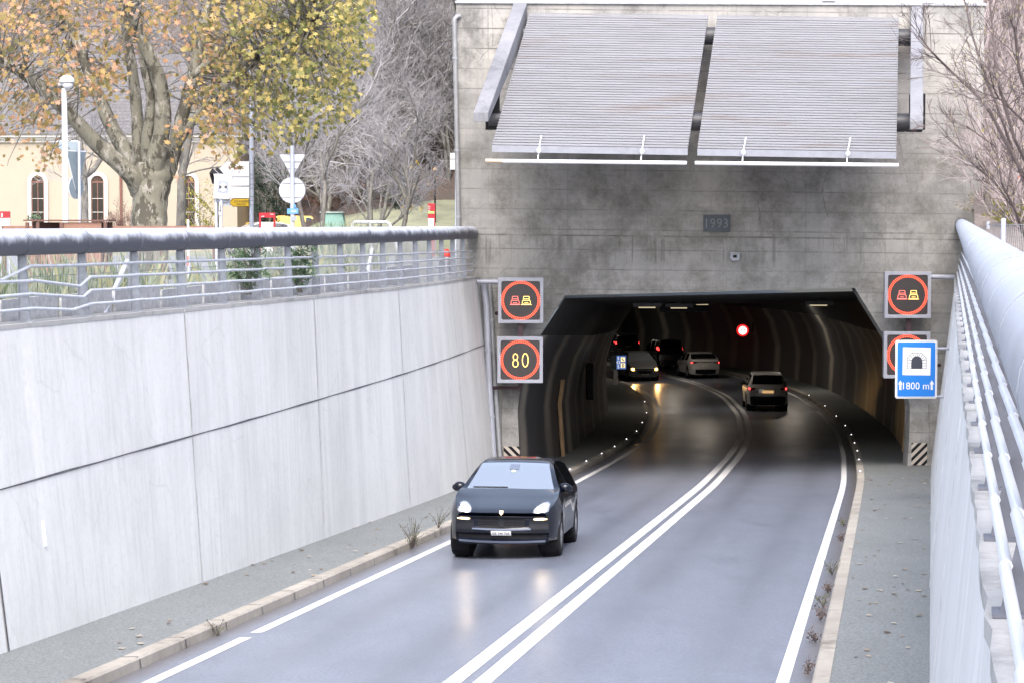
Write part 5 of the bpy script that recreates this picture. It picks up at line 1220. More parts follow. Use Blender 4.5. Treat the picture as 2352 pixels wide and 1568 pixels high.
mb = MB(); mb.tube([c + Vector((.21, .1, 0)), c + Vector((.21, .1, .75))], .02, 6); mb.tube([c + Vector((.36, .1, 0)), c + Vector((.36, .1, .8))], .016, 6); oo = mb.build('thin_posts', M_rail, o)
YB2 = 66; o = MB(); o.tube([ground(811, YB2), P(811, 513, YB2), P(815, 510.5, YB2), P(888, 510.5, YB2), P(893, 513, YB2), P(902, 530, YB2), P(930, 640, YB2)], .045, 10); o.tube([ground(850, YB2), P(850, 511, YB2)], .035, 8); tag(o.build('tube_barrier', M_white, smooth=50), 'white tube barrier showing above the handrail near the tunnel front', 'barrier')
YS2 = 96; o = thing('white_sign', ground(1038, YS2), 'small white sign peeking out behind the drain pipe', 'road sign'); flat(o, 'plate', [(1034, 352), (1052, 352), (1052, 390), (1034, 390)], YS2, M_signw, .02); flat(o, 'black_edge', [(1033, 351), (1053, 351), (1053, 391), (1033, 391)], YS2 + .022, M_ink, .01); flat(o, 'black_bar', [(1034.5, 365), (1052, 365), (1052, 367), (1034.5, 367)], YS2 - .005, M_ink, .003)
post('pole', o, 1047, 354, YS2 + .06, .035)
o = thing('striped_pole', ground(432, 57), 'thin white pole with a red band behind the railing', 'pole'); post('pole', o, 432, 505, 57, .028, M_back); mb = MB(); q = P(432, 600, 57); mb.tube([q + Vector((0, 0, -.12)), q + Vector((0, 0, .12))], .031, 10); mb.build('red_band', mat('faded_red', (.42, .12, .10), .6), o)
# yellow van, pale green container, white car behind
vn = Car('yellow_van', 'yellow delivery van parked behind the round sign', None, dict(cat='van', L=4.3, W=1.8, zs=.25, wr=.33, fa=.85, ra=3.5, paint=carpaint('yellow_paint', (.78, .56, .17), 0, .35),
    top=[(0, .85), (.2, 1.0), (.9, 1.15), (1.6, 1.68), (1.9, 1.84), (4.1, 1.86), (4.25, 1.8), (4.3, 1.5)], belt=[(0, .8), (.9, 1.03), (1.5, 1.08), (4.3, 1.1)], plan=PLAN(4.3), tum=.12,
    wind=[.95, 1.75], rear=[9, 9.1], side=[1.15, 2.1], pillars=[(1.1, 1.2)], nose=[(.2, .06), (.6, 0), (1, .1)], tail=[(.2, .03), (1, 0), (1.8, .03)], glass=M_gld))
vn.o.location = Vector((P(718, 515, 128).x, 128, GZ + .02)); vn.o.rotation_euler = (0, 0, R(65))
wc = Car('white_car', 'white parked car of which only the roof shows beside the mast', None, dict(L=4.2, W=1.75, zs=.22, wr=.32, fa=.85, ra=3.4, paint=carpaint('white_car_paint', (.62, .61, .60), 0, .35),
    top=[(0, .68), (.6, .88), (1.1, .99), (1.9, 1.36), (2.3, 1.47), (3.2, 1.47), (3.9, 1.3), (4.1, .98), (4.2, .9)], belt=[(0, .62), (.6, .82), (1.2, .93), (3.9, 1.0), (4.2, .85)], plan=PLAN(4.2), tum=.38,
    wind=[1.1, 2.1], rear=[3.6, 4.08], side=[1.5, 3.6], pillars=[(2.4, 2.5)], nose=[(.2, .1), (.5, 0), (1, .1)], tail=[(.2, .08), (.55, 0), (1, .05)]))
wc.o.location = Vector((P(582, 515, 112).x, 112, GZ + .05)); wc.o.rotation_euler = (0, 0, R(-72))
YG = 112; c = ground(768, YG); k = YG / FPX; o = thing('recycling_container', c, 'pale green container with a slanted end beside the yellow van', 'container')
mb = MB(); z1 = P(768, 489, YG).z; mb.hexa([c + Vector((-.62, 0, .1)), c + Vector((.72, 0, .1)), c + Vector((.72, 1.3, .1)), c + Vector((-.62, 1.3, .1))], [Vector((c.x - .62, YG, z1 - .05)), Vector((c.x + .36, YG, z1)), Vector((c.x + .36, YG + 1.3, z1)), Vector((c.x - .62, YG + 1.3, z1 - .05))]); mb.build('body', mat('mint_green', (.22, .38, .34), .6, 0, .12, 3), o, bevel=.05)
mb = MB(); mb.box((c.x - .12, YG + .6, z1 + .02), (1.1, 1.4, .05)); mb.build('lid', mat('pale_mint', (.34, .42, .41), .6), o); mb = MB(); mb.box(c + Vector((.05, .6, .05)), (1.2, 1.2, .1)); mb.build('base', M_dark, o)
# ------------------------------------------------------------------ vegetation
rnd = random.Random(11)
def rv(s=1.0): return Vector((rnd.uniform(-s, s), rnd.uniform(-s, s), rnd.uniform(-s, s)))
LOBES = [(0, -.5), (.12, -.22), (.46, -.26), (.28, .02), (.5, .24), (.2, .22), (0, .58), (-.2, .22), (-.5, .24), (-.28, .02), (-.46, -.26), (-.12, -.22)]
OVAL = [(0, -.5), (.2, -.15), (.16, .2), (0, .5), (-.16, .2), (-.2, -.15)]
def leaf(mb, p, s, shape, up=.35):
    n = (rv() + Vector((0, -.45, up))).normalized(); t = n.cross(rv()).normalized(); b = n.cross(t); bend = rnd.uniform(-.25, .25)
    mb.add([p + t * (x * s) + b * (y * s) + n * (bend * s * abs(x)) for x, y in shape], [list(range(len(shape)))])
def grow(mb, p, d, L, r, lev, o, rmin=.0038):
    """recursive limb; o: dict(kids, spread, up, ratio, bend)"""
    n = 3 if lev > 1 else 2; pts = [p]; q = p.copy(); dd = d.copy()
    for i in range(n):
        dd = (dd + rv(o['bend']) + Vector((0, 0, o['up'] * (.4 if lev > 2 else 1)))).normalized(); q = q + dd * L / n; pts.append(q.copy())
    r1 = max(rmin, r * .62); mb_ = mb[0] if r > .028 else mb[1]
    mb_.tube(pts, [r + (r1 - r) * i / n for i in range(n + 1)], 6 if r > .028 else 3, False)
    if lev <= 0: return
    for k in range(o['kids'][min(lev, len(o['kids']) - 1)]):
        f = rnd.uniform(.35, 1); i = min(n - 1, int(f * n)); s = pts[i].lerp(pts[i + 1], f * n - i)
        ax = dd.orthogonal().normalized(); ax.rotate(Matrix.Rotation(rnd.uniform(0, 2 * PI), 3, dd)); sp = rnd.uniform(.4, 1) * o['spread']
        nd = (dd * math.cos(sp) + ax * math.sin(sp)).normalized(); grow(mb, s, nd, L * o['ratio'] * rnd.uniform(.7, 1.15), max(rmin, r * rnd.uniform(.38, .55)), lev - 1, o, rmin)
def barkmat(name, a, b, c3=None, sc=3, th=(.42, .5)):
    m, nt, bs = newmat(name); p = posn(nt); n = noise(nt, p, 1, 6, .68, (sc, sc, sc * .45)); f = noise(nt, p, sc * 5, 4, .7)
    c = mix(nt, a, b, ramp(nt, n, [(th[0], 0.), (th[1], 1.)]))
    if c3: c = mix(nt, c, c3, ramp(nt, noise(nt, p, 1, 5, .7, (sc * 1.4, sc * 1.4, sc * .7), 7), [(.56, 0.), (.6, 1.)]))
    c = mix(nt, c, tuple(x * .6 for x in a), mth(nt, 'MULTIPLY', ramp(nt, f, [(.5, 0.), (.75, 1.)]), .5)); setc(nt, bs, c); bs.inputs['Roughness'].default_value = .85; bump(nt, bs, f, .4, .02); return m
M_plane = barkmat('plane_bark', (.075, .068, .052), (.20, .19, .15), (.33, .31, .27), 3.4, (.46, .5))
M_bark = barkmat('grey_bark', (.085, .08, .075), (.15, .14, .125), (.20, .20, .17), 5)
M_twig = mat('pale_twigs', (.235, .226, .236), .8, 0, .25, 2); M_twig2 = mat('dark_twigs', (.09, .07, .07), .8, 0, .25, 3); M_twigp = mat('pinkish_twigs', (.28, .235, .235), .8, 0, .25, 3)
AUT = [(0, (0.090, 0.109, 0.040)), (.3, (0.202, 0.202, 0.074)), (.6, (0.329, 0.293, 0.103)), (.85, (0.479, 0.385, 0.136)), (1, (0.650, 0.503, 0.176))]
ORA = [(0, (0.124, 0.124, 0.054)), (.3, (0.342, 0.262, 0.100)), (.55, (0.509, 0.349, 0.144)), (.8, (0.521, 0.279, 0.154)), (1, (0.587, 0.397, 0.295))]
M_leafp = leafmat('autumn_plane_leaves', AUT, (ORA, -.32, -1.75), .5)
# --- the plane tree
YA = 62.0; pt = thing('plane_tree', ground(345, YA), 'big plane tree with mottled bark and yellow autumn leaves', 'tree')
limbs = [
    ([(342, 655), (342, 600), (342, 520), (346, 450), (350, 405), (352, 375)], [.58, .50, .46, .47, .50, .42], 0, 0),
    ([(320, 440), (299, 400), (225, 334), (176, 281), (105, 211), (53, 169), (0, 141), (-70, 110)], [.26, .24, .20, .18, .155, .14, .13, .11], -2.2, .6),
    ([(325, 420), (302, 369), (260, 299), (225, 218), (197, 148), (169, 77), (141, 15), (110, -50)], [.27, .22, .19, .16, .14, .12, .11, .1], 1.2, .4),
    ([(338, 415), (323, 369), (316, 281), (306, 176), (292, 88), (281, 0), (270, -60)], [.28, .21, .16, .14, .12, .11, .1], .3, .2),
    ([(352, 415), (357, 369), (374, 281), (367, 193), (338, 116), (306, 53), (288, -5), (270, -70)], [.30, .25, .21, .19, .16, .13, .12, .1], -1.5, .2),
    ([(368, 430), (384, 395), (398, 351), (415, 281), (443, 176), (464, 70), (492, -10)], [.24, .22, .2, .18, .16, .14, .12], 1.4, -.2),
    ([(345, 400), (338, 330), (347, 230), (330, 150), (322, 60)], [.2, .16, .12, .1, .08], -1.0, .1),
    ([(400, 351), (450, 270), (530, 190), (620, 120), (720, 60)], [.1, .09, .07, .05, .03], -1.0, .2), ([(440, 176), (520, 110), (610, 50), (700, -10)], [.09, .08, .06, .04], 0, .2)]
mt = MB(); mtw = MB(); anchors = []
for pts, rs, dy, cv in limbs:
    q = []; n = len(pts)
    for i, (x, y) in enumerate(pts): q.append(P(x, y, YA + dy * (i / (n - 1)) ** .8))
    # finer, gently wandering
    dn, dr = [], []
    for i in range(n - 1):
        for k in range(4):
            u = k / 4; a0 = q[max(0, i - 1)]; a3 = q[min(n - 1, i + 2)]
            v = .5 * ((2 * q[i]) + (q[i + 1] - a0) * u + (2 * a0 - 5 * q[i] + 4 * q[i + 1] - a3) * u * u + (3 * q[i] - a0 - 3 * q[i + 1] + a3) * u ** 3)
            dn.append(v); dr.append((rs[i] + (rs[i + 1] - rs[i]) * u) * rnd.uniform(.95, 1.05))
    dn.append(q[-1]); dr.append(rs[-1]); mt.tube(dn, dr, 16)
    if rs[0] < .5:
        for j in range(4, len(dn), 1): anchors.append((dn[j], dr[j]))
mt.build('trunk', M_plane, pt, smooth=True)
yl_ = [(-60, 330), (0, 345), (60, 355), (110, 372), (150, 300), (250, 262), (330, 235), (400, 285), (460, 318), (500, 332), (530, 352), (560, 360), (590, 335), (640, 312), (700, 322), (735, 300), (790, 272), (825, 225), (838, 150), (848, 70), (850, -120)]
lf = MB(); clusters = []
while len(clusters) < 1560:
    x = rnd.uniform(-90, 850); y = rnd.uniform(-190, 372); lim = interp(yl_, max(-60, min(850, x)))
    if y > lim: continue
    left = x < 470; gap = .5 + .5 * math.sin(x * .043 + 1.3) * math.sin(y * .037 + x * .011)
    pr = (.44 if left else .85) * (.45 + .55 * gap)
    if y > lim - 60: pr *= .55
    if 300 < x < 440 and y > 110: pr *= .22
    if 150 < x < 300 and y > 230: pr *= .35
    if y < 0: pr *= .6
    if rnd.random() > pr: continue
    Y = rnd.uniform(57, 66) if not (280 < x < 430 and y > 90) else rnd.uniform(62.5, 66); clusters.append(P(x, y, Y))
for x, y in [(20, 368), (118, 352), (112, 372), (88, 376), (130, 345), (468, 342), (490, 350), (487, 362), (530, 372), (545, 365), (558, 358), (400, 300), (405, 318), (412, 326), (418, 322), (260, 275), (540, 385), (412, 408), (640, 340), (655, 332), (700, 325)]: clusters.append(P(x, y, 60 + rnd.uniform(-1, 1)))
for c in clusters:
    for k in range(rnd.randint(4, 9)):
        leaf(lf, c + Vector((rnd.gauss(0, .16), rnd.gauss(0, .2), rnd.gauss(0, .13))), rnd.uniform(.08, .20), LOBES)
    if rnd.random() < .8:
        a, r_ = min(anchors, key=lambda t: (t[0] - c).length + rnd.uniform(0, .8)); m_ = a.lerp(c, .5) + Vector((0, 0, .12)) + rv(.12)
        if (a - c).length < 3.2: mtw.tube([a, m_, c, c + Vector((rnd.uniform(-.2, .2), 0, -.15))], [.022, .014, .008, .005], 4, False)
lf.build('foliage', M_leafp, pt, smooth='leaf'); mtw.build('twigs', M_bark, pt)
# --- bare trees
def make_bare(name, label, opts, h, r, stems, seed, mt_, mtw_, group, lev=5):
    rnd.seed(seed); o = thing(name, (0, 0, 0), label, 'tree', group); a, b = MB(), MB()
    for k in range(stems):
        d = Vector((rnd.uniform(-.35, .35) * (stems > 1), rnd.uniform(-.35, .35) * (stems > 1), 1)).normalized()
        grow((a, b), Vector((rnd.uniform(-.15, .15) * (stems > 1), rnd.uniform(-.15, .15) * (stems > 1), -.3)), d, h * rnd.uniform(.85, 1.1), r, lev, opts)
    a.build('trunk', mt_, o, smooth=True, local=True); b.build('crown', mtw_, o, local=True); return o
OP = dict(kids=[3, 4, 5, 5, 5, 5], spread=.95, up=.10, ratio=.60, bend=.22)
OP2 = dict(kids=[4, 5, 5, 5, 5, 5], spread=1.15, up=.02, ratio=.66, bend=.28)
G_ = 'bare trees on the wooded bank'
protos = [make_bare('bare_tree', 'x', OP, 5.2, .13, 1, 21, M_bark, M_twig, G_), make_bare('bare_tree', 'x', OP2, 4.2, .12, 3, 22, M_bark, M_twig, G_, 4), make_bare('bare_tree', 'x', OP, 6.0, .15, 1, 23, M_bark, M_twig, G_)]
spots = [(650, 131, 1, 1.1), (700, 134, 0, 1.2), (830, 130, 1, 1.1), (890, 129, 0, 1.1), (945, 131, 1, 1.2), (1000, 132, 1, 1.2), (1035, 133, 1, 1.3), (905, 127.5, 1, .85), (970, 128.5, 1, .95), (1032, 127.5, 1, .9), (590, 140, 1, 1.3), (745, 124, 1, 1.2), (815, 128, 1, 1.2), (875, 143, 1, 1.4), (955, 146, 1, 1.4), (1025, 148, 0, 1.4), (700, 147, 1, 1.4), (715, 97, 0, .95), (736, 101, 2, .8), (862, 108, 1, 1.0), (905, 66.5, 0, .62), (800, 127, 2, 1.1), (960, 134, 1, 1.25), (1020, 130, 0, 1.0), (640, 133, 2, 1.1), (690, 138, 1, 1.2), (760, 131, 0, 1.3), (840, 136, 2, 1.3), (905, 133, 0, 1.35), (985, 139, 2, 1.3), (1040, 141, 1, 1.4),
         (600, 150, 0, 1.4), (670, 152, 2, 1.4), (730, 149, 1, 1.5), (800, 153, 0, 1.5), (870, 150, 2, 1.5), (940, 152, 1, 1.5), (1010, 155, 0, 1.5), (560, 160, 2, 1.4), (480, 158, 0, 1.4), (390, 160, 1, 1.5), (300, 158, 2, 1.4), (200, 160, 0, 1.4), (110, 157, 1, 1.5), (20, 160, 2, 1.4), (650, 168, 1, 1.6), (760, 170, 2, 1.6), (860, 172, 0, 1.6), (960, 170, 2, 1.6), (1045, 168, 1, 1.6), (435, 172, 2, 1.6), (240, 172, 1, 1.6), (60, 172, 0, 1.6)]
NX = 17
LB = {0: 'bare grey tree with a straight mottled trunk between the round sign and the yellow van', 1: 'thinner bare grey tree standing over the cab of the yellow van', 2: 'multi-stemmed bare tree leaning right over the grass bank', 3: 'low bare tree with a dark trunk behind the railing near the white barrier'}
rnd.seed(5)
first = {}
for i, (x, Y, k, s) in enumerate(spots):
    o = protos[k] if k not in first else copy_tree(protos[k]); first[k] = 1
    X = P(x, 515, Y).x; o.location = (X, Y, zleft(X, Y) - .05); o.rotation_euler = (rnd.uniform(-.06, .06), rnd.uniform(-.06, .06), rnd.uniform(0, 6.28)); o.scale = (s, s, s)
    row = 'lower' if Y < 145 else ('middle' if Y < 165 else 'upper')
    o['label'] = LB.get(i - NX) or 'leafless grey tree in the %s row of the wooded bank, %s from the left' % (row, (ORD + ['seventeenth', 'eighteenth', 'nineteenth', 'twentieth', 'twenty-first', 'twenty-second', 'twenty-third', 'twenty-fourth', 'twenty-fifth', 'twenty-sixth', 'twenty-seventh', 'twenty-eighth', 'twenty-ninth', 'thirtieth', 'thirty-first', 'thirty-second'])[sum(1 for (x2, Y2, _, _) in spots if ((Y2 < 145) == (Y < 145) and (Y2 < 165) == (Y < 165) and x2 < x))])
# the three dark-trunked trees by the chapel
for nm, lb, pts, rs, Y in (('small_tree', 'leafless tree with a dark forked trunk behind the sign post', [[(196, 620), (195, 520), (195, 430), (190, 370), (182, 320), (170, 250)], [(195, 405), (215, 390), (232, 365), (250, 330)]], [.16, .13], 95),
                           ('small_tree', 'slender dark tree leaning right beside the plane tree', [[(414, 620), (415, 520), (418, 404), (430, 334), (446, 246), (462, 130)], [(420, 400), (412, 340), (405, 300)]], [.15, .07], 72)):
    o = thing(nm, ground(pts[0][0][0], Y), lb, 'tree'); a, b = MB(), MB()
    for q, r in zip(pts, rs):
        v = [P(x, y, Y) for x, y in q]; a.tube(v, [r * (1 - .5 * i / len(v)) for i in range(len(v))], 10)
        for t in v[2:]:
            for _ in range(2): grow((a, b), t, (Vector((rnd.uniform(-1, 1), rnd.uniform(-.4, .4), .3))).normalized(), 1.5, .03, 3, OP)
    a.build('trunk', M_bark, o, smooth=True); b.build('crown', M_twig, o)
# --- leafy shrubs
def shrub(label, c, rx, ry, rz, n, s, m, name='shrub', stems=6, mst=None, shape=OVAL, group=None, gauss=False):
    o = thing(name, (c.x, c.y, c.z - rz), label, 'shrub', group); a = MB(); t = MB()
    for k in range(n):
        while True:
            v = rv()
            if v.length < 1: break
        v = v.normalized() * (v.length ** .5); k2 = .75 + .25 * math.sin(v.x * 5 + v.z * 7); leaf(a, c + Vector((v.x * rx, v.y * ry, v.z * rz)) * k2, s * rnd.uniform(.6, 1.2), shape)
    for k in range(stems): t.tube([Vector((c.x + rnd.uniform(-.15, .15) * rx, c.y, c.z - rz)), c + Vector((rnd.uniform(-.5, .5) * rx, 0, 0)), c + Vector((rnd.uniform(-.9, .9) * rx, rnd.uniform(-.5, .5) * ry, rnd.uniform(.3, .95) * rz))], [.03, .02, .008], 4, False)
    a.build('foliage', m, o, smooth='leaf'); t.build('stem', mst or M_bark, o); return o
M_lg = leafmat('yellow_green_leaves', [(0, (0.120, 0.132, 0.024)), (.5, (0.216, 0.198, 0.042)), (1, (0.276, 0.240, 0.060))]); M_dg = leafmat('dark_ivy_leaves', [(0, (0.015, 0.027, 0.019)), (.5, (0.030, 0.045, 0.030)), (1, (0.060, 0.072, 0.051))])
M_mg = leafmat('grey_green_leaves', [(0, (.035, .075, .035)), (.5, (.09, .15, .075)), (1, (.19, .25, .16))]); M_br = leafmat('brown_dry_leaves', [(0, (0.056, 0.027, 0.019)), (.5, (0.103, 0.053, 0.034)), (1, (0.155, 0.095, 0.060))])
M_reed = leafmat('reed_blades', [(0, (.08, .12, .05)), (.35, (.17, .22, .12)), (.65, (.30, .34, .26)), (.85, (.36, .34, .12)), (1, (.40, .40, .36))])
shrub('yellow-green bush in front of the chapel wall', P(462, 490, 98) , 1.0, .8, 1.5, 900, .12, M_lg); 
o = thing('bare_shrub', ground(283, 104), 'small bare reddish shrub against the chapel wall', 'shrub'); a, b = MB(), MB()
for k in range(7): grow((a, b), Vector((P(283, 515, 104).x + rnd.uniform(-.2, .2), 104, GZ)), Vector((rnd.uniform(-.5, .5), rnd.uniform(-.3, .3), 1)).normalized(), 1.35, .03, 3, OP)
b.build('twigs', mat('reddish_twigs', (.17, .10, .085), .8), o)
lq = MB()
for p in b.v[::9]: leaf(lq, Vector(p), .07, OVAL)
lq.build('dry_leaves', M_br, o, smooth='leaf')
shrub('dark evergreen mass behind the mast', P(618, 440, 114), 1.3, 1.0, 2.6, 2600, .17, M_dg, 'evergreen_bush'); shrub('dark ivy-covered bush right of the multi-stemmed tree', P(925, 440, 124), 1.2, 1.0, 1.7, 1500, .17, M_dg, 'evergreen_bush')
shrub('dark evergreen bush between the mast and the yellow van', P(690, 470, 137), 1.7, 1.0, 1.4, 1400, .16, M_dg, 'evergreen_bush'); shrub('green-yellow bush behind the information stand', P(640, 492, 134), 1.0, .6, 1.0, 500, .11, M_lg)
shrub('ivy-dark crown high in the wood left of the tunnel front', P(975, 205, 150), 2.2, 1.5, 3.4, 1600, .22, M_dg, 'evergreen_bush'); shrub('ivy-dark crown high in the wood behind the plane leaves', P(850, 120, 155), 2.4, 1.5, 3.0, 1600, .22, M_dg, 'evergreen_bush')
for i, (x, y, Y, lb) in enumerate(((870, 450, 127, 'rust-brown leafy scrub on the bank left of the lantern'), (960, 430, 129, 'rust-brown leafy scrub behind the lantern post'), (1030, 420, 131, 'rust-brown leafy scrub beside the drain pipe'), (780, 455, 127, 'rust-brown leafy scrub above the green container'))):
    shrub(lb, P(x, y, Y), 2.0, 1.2, 1.1, 1500, .15, M_br, group='brown scrub on the bank')
ly = MB()
for x, y in [(925, 440), (930, 447), (935, 455), (940, 437), (918, 462), (948, 470), (955, 430), (931, 480), (938, 478), (924, 475), (965, 480), (985, 440), (1000, 410), (985, 420), (940, 385), (960, 372)]:
    for k in range(3): leaf(ly, P(x + rnd.uniform(-5, 5), y + rnd.uniform(-5, 5), 121.5), .22, OVAL)
o = ly.build('yellow_leaves', leafmat('bright_yellow_leaves', [(0, (.40, .28, .03)), (1, (.5, .36, .06))]), smooth='leaf'); tag(o, 'last bright yellow leaves on the bare bank', 'leaves', kind='stuff')
# tall growth behind the railing
rb = MB()
def blade(mb, p, h, wd, lean):
    d = Vector((rnd.uniform(-1, 1), rnd.uniform(-1, 1), 0)).normalized(); s = Vector((d.y, -d.x, 0)) * wd
    m_, t = p + Vector((0, 0, h * .6)) + d * lean * .35, p + Vector((0, 0, h)) + d * lean
    mb.add([p - s, p + s, m_ + s * .8, t, m_ - s * .8], [[0, 1, 2, 3, 4]])
for k in range(7000):
    Y = 25 + 36 * rnd.random() ** 1.3; X = xtl(Y) - rnd.uniform(.65, 3.2); h = rnd.uniform(.35, 1.0) * (.7 + .4 * math.sin(Y * 1.3))
    xp = CX + X / Y * FPX
    if (345 < xp < 545 and rnd.random() < .85) or (xp > 700 and rnd.random() < .5) or xp > 880: continue
    blade(rb, Vector((X, Y, GZ)), max(.25, h), rnd.uniform(.008, .02), rnd.uniform(.05, .4))
for k in range(500):
    Y = rnd.uniform(56, 62); X = P(rnd.uniform(725, 860), 515, Y).x; blade(rb, Vector((X, Y, GZ)), rnd.uniform(1.0, 1.55), .015, rnd.uniform(.05, .3))
tag(rb.build('tall_weeds', M_reed, smooth='leaf'), 'tall weeds and reeds growing behind the left railing', 'weeds', kind='stuff')
for x, y, Y, rx, lb in ((568, 612, 40.9, .42, 'bushy green shrub poking through the railing, the larger of the two'), (690, 612, 44.3, .38, 'smaller green shrub poking through the railing nearer the tunnel'), (625, 610, 50, .3, 'green shrub behind the railing between the two that poke through')):
    c = P(x, y, Y); shrub(lb, c, rx, .35, .48, 620, .12, M_mg, 'leafy_shrub', shape=[(0, -.7), (.1, 0), (0, .7), (-.1, 0)])
# planter greenery on the timber stand
shrub('small green plant on the timber stand', P(80, 500, 52.4), .22, .2, .12, 60, .09, M_mg, 'pot_plant', 3)
# --- right embankment: hazel with catkins, dry thicket, green bush, fence
hz = thing('hazel', Vector((12.2, 50, zright(12.2, 50))), 'hazel with dark branches and catkins reaching in from the right', 'tree'); a, b = MB(), MB(); ct = MB()
for pts, Y, r in (([(2480, 620), (2400, 480), (2352, 405), (2270, 250), (2240, 215), (2180, 160), (2140, 120), (2110, 82)], 50, .05), ([(2470, 620), (2380, 420), (2330, 320), (2295, 200), (2283, 100), (2270, -30)], 48, .045), ([(2450, 640), (2360, 560), (2330, 480), (2300, 420), (2290, 340), (2220, 290)], 51, .04),
                  ([(2460, 600), (2390, 300), (2340, 160), (2330, 60), (2320, -60)], 47, .045), ([(2420, 560), (2352, 420), (2310, 300), (2255, 150), (2230, 70), (2215, 0), (2205, -40)], 53, .04), ([(2352, 540), (2320, 470), (2290, 425), (2240, 380), (2195, 330)], 52, .022), ([(2400, 400), (2352, 280), (2300, 230), (2260, 215)], 49, .03)):
    v = [P(x, y, Y + .4 * math.sin(i * 1.7)) for i, (x, y) in enumerate(pts)]; a.tube(v, [max(.008, r * (1 - .78 * i / len(v))) for i in range(len(v))], 6)
    for p, q in zip(v[1:], v[2:]):
        for k in range(5):
            s = p.lerp(q, rnd.random()); d = ((q - p).normalized() + Vector((rnd.uniform(-.9, .9), rnd.uniform(-.5, .5), rnd.uniform(-.5, .9)))).normalized(); grow((a, b), s, d, rnd.uniform(.5, 1.0), .010, 2, dict(kids=[2, 3, 3], spread=.8, up=.03, ratio=.6, bend=.2), .0045)
for p in b.v[::41]:
    p = Vector(p)
    if P(2180, 0, 50).x < p.x * 50 / p.y: ct.tube([p, p + Vector((rnd.uniform(-.01, .01), 0, -.035)), p + Vector((0, 0, -.075))], [.008, .009, .005], 4)
a.build('trunk', M_twig2, hz); b.build('crown', M_twig2, hz); tag(ct.build('catkins', mat('catkins', (.26, .23, .13), .8, 0, .2, 30), hz), kind='stuff')
lq = MB()
for x, y in ((2324, 269), (2268, 294), (2258, 300), (2295, 383), (2352, 330)):
    leaf(lq, P(x, y, 49.5), .11, OVAL)
lq.build('last_leaves', mat('pale_yellow_leaf', (.42, .35, .13), .6), hz, smooth='leaf'); lq = MB(); leaf(lq, P(2340, 407, 49.5), .1, OVAL); lq.build('red_leaf', mat('red_leaf', (.5, .09, .04), .6), hz, smooth='leaf')
OPT = dict(kids=[3, 3, 4, 4], spread=.9, up=.08, ratio=.68, bend=.3)
tp = [make_bare('thicket_bush', 'x', OPT, 1.7, .028, 7, 40 + k, M_twigp, M_twigp, 'dry bushes beside the tunnel front', 3) for k in range(2)]
rnd.seed(9); tsp = []
for i, (x, Y) in enumerate([(2262, 63), (2290, 60), (2325, 57), (2350, 62), (2270, 68), (2305, 70), (2340, 73), (2262, 77), (2290, 80), (2330, 84), (2360, 78), (2275, 90), (2310, 94), (2350, 98), (2285, 106), (2325, 112), (2360, 118), (2270, 118)]):
    o = tp[i] if i < 2 else copy_tree(tp[i % 2]); X = P(x, 515, Y).x; X = max(X, (xrt(min(Y, 66)) + .9)); o.location = (X, Y, zright(X, Y) - .05); s = rnd.uniform(.9, 1.5) * (1 if Y < 75 else 1.7); o.scale = (s, s, s); o.rotation_euler = (0, 0, rnd.uniform(0, 6.28))
    o['label'] = 'dry pinkish bush on the right bank, %s nearest to the viewer' % (ORD[i] if i < 16 else ('seventeenth' if i == 16 else 'eighteenth'))
shrub('bright green bush on the bank by the right handrail', P(2335, 490, 58), .9, .7, .45, 700, .09, M_lg); shrub('pale dry grass tuft at the right corner of the tunnel front', P(2270, 470, 62.5), .9, .6, .5, 700, .08, leafmat('dry_grass', [(0, (.16, .14, .10)), (1, (.28, .25, .20))]), 'grass_tuft', 2)
shrub('dark green ivy low on the tunnel front corner', P(2250, 400, 66.8), .25, .25, .8, 260, .09, M_dg, 'ivy')
o = thing('wire_fence', (P(2305, 515, 44).x, 44, zright(8.9, 44)), 'wire fence with a pale post beside the right handrail', 'fence')
for x, Y in ((2305, 44), (2400, 30), (2270, 58)):
    t = P(x, 505 if Y == 44 else 512, Y); mb = MB(); mb.tube([Vector((t.x, Y, -1.5)), t], .045, 10); mb.ell(t, (.045, .045, .03), 10, 6); mb.build('post', M_galv, o, smooth=50)
mb = MB(); a0, a1 = P(2270, 516, 58), P(2400, 516, 30)
for i in range(0, 90, 3):
    p = a0.lerp(a1, i / 90); q = a0.lerp(a1, min(1, (i + 9) / 90)); mb.tube([p + Vector((0, 0, -1.2)), q + Vector((0, 0, 0))], .0022, 3, False); mb.tube([q + Vector((0, 0, -1.2)), p], .0022, 3, False)
mb.tube([a0, a1], .008, 4, False); mb.build('wire_mesh', M_wire, o)
for i, x in enumerate((2311, 2292)):
    Y = 84 + i * 2; t = P(x, -30, Y); X = t.x; mb = MB(); mb.tube([Vector((X, Y, zright(X, Y) + (3.2 if 0 else 0))), t], .10, 10); tag(mb.build('pole', M_galv, smooth=50), 'pale blue-grey pole behind the hazel, the %s one' % ('right' if i == 0 else 'left'), 'pole')
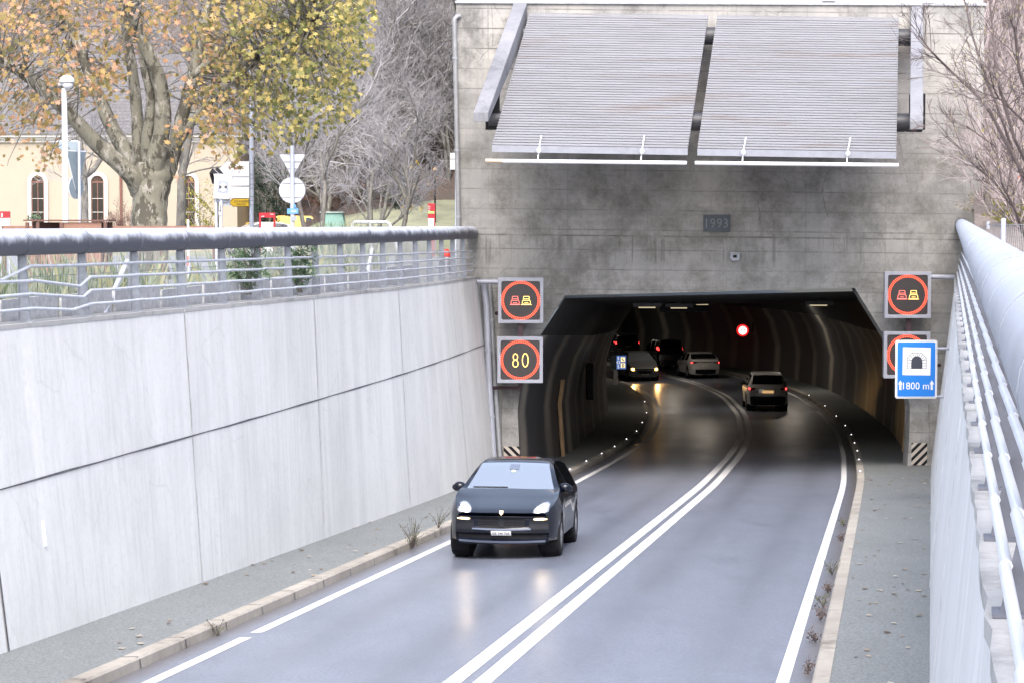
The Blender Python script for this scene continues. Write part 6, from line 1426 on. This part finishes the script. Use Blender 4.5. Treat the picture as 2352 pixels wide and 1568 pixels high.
# --- weeds along the kerbs, litter leaves
M_weed = leafmat('dusty_weed', [(0, (.07, .09, .05)), (.6, (.14, .16, .09)), (1, (.22, .20, .14))]); M_weedr = leafmat('dry_red_weed', [(0, (.06, .045, .038)), (1, (.17, .12, .10))])
def weed(c, h, n, m, label):
    o = thing('weed', c, label, 'weed', 'weeds growing along the kerbs'); a, b = MB(), MB()
    for k in range(n):
        d = Vector((rnd.uniform(-.9, .9), rnd.uniform(-.9, .9), 1)).normalized(); t = c + d * h * rnd.uniform(.5, 1); m_ = c.lerp(t, .5) + Vector((0, 0, h * .1)); a.tube([c, m_, t], [.006, .004, .003], 3, False)
        for j in range(7): leaf(b, c.lerp(t, rnd.uniform(.3, 1)) + rv(.04), rnd.uniform(.02, .048), OVAL)
    a.build('stem', M_twig2, o); b.build('foliage', m, o, smooth='leaf')
weed(rp(-3.93, 43.2, .02), .62, 26, M_weed, 'bushy green weed on the left kerb just in front of the black SUV'); weed(rp(-4.05, 46.3, .13), .5, 12, M_weed, 'thin green weed on the left kerb beside the black SUV'); weed(rp(-3.93, 30.6, .0), .25, 8, M_weed, 'small weed in a kerb crack near the break in the left line')
wr_ = [(26.3, .30, M_weedr), (29.0, .30, M_weedr), (31.3, .32, M_weedr), (32.6, .42, M_weed), (34.6, .32, M_weedr), (37.2, .5, M_weed), (43.5, .28, M_weedr), (46.8, .36, M_weed)]
for i, (Y, h, m) in enumerate(wr_): weed(rp(3.65, Y, .01), h * .65, 11, m, 'weed between the right line and kerb, %s from the viewer' % ORD[i])
ll = MB()
for k in range(150):
    if k % 3: Y = rnd.uniform(24, 62); u0 = rp(3.95, Y).x; X = rnd.uniform(u0, xrf(Y)); z = zr(X, Y) + .14
    else: Y = rnd.uniform(25, 56); u0 = rp(-4.2, Y).x; X = rnd.uniform(xlf(Y), u0); z = zr(X, Y) + .14
    s = rnd.uniform(.02, .06); an = rnd.uniform(0, 6.28); ll.add([Vector((X + s * math.cos(an + t), Y + s * 1.3 * math.sin(an + t), z + rnd.uniform(0, .015))) for t in (0, 1.4, 2.8, 4.4)], [[0, 1, 2, 3]])
tag(ll.build('fallen_leaves', leafmat('litter_leaves', [(0, (.10, .07, .05)), (.4, (.2, .15, .1)), (.6, (.3, .24, .18)), (1, (.42, .39, .33))]), smooth='leaf'), 'small fallen leaves scattered on the pavements', 'leaves', kind='stuff')
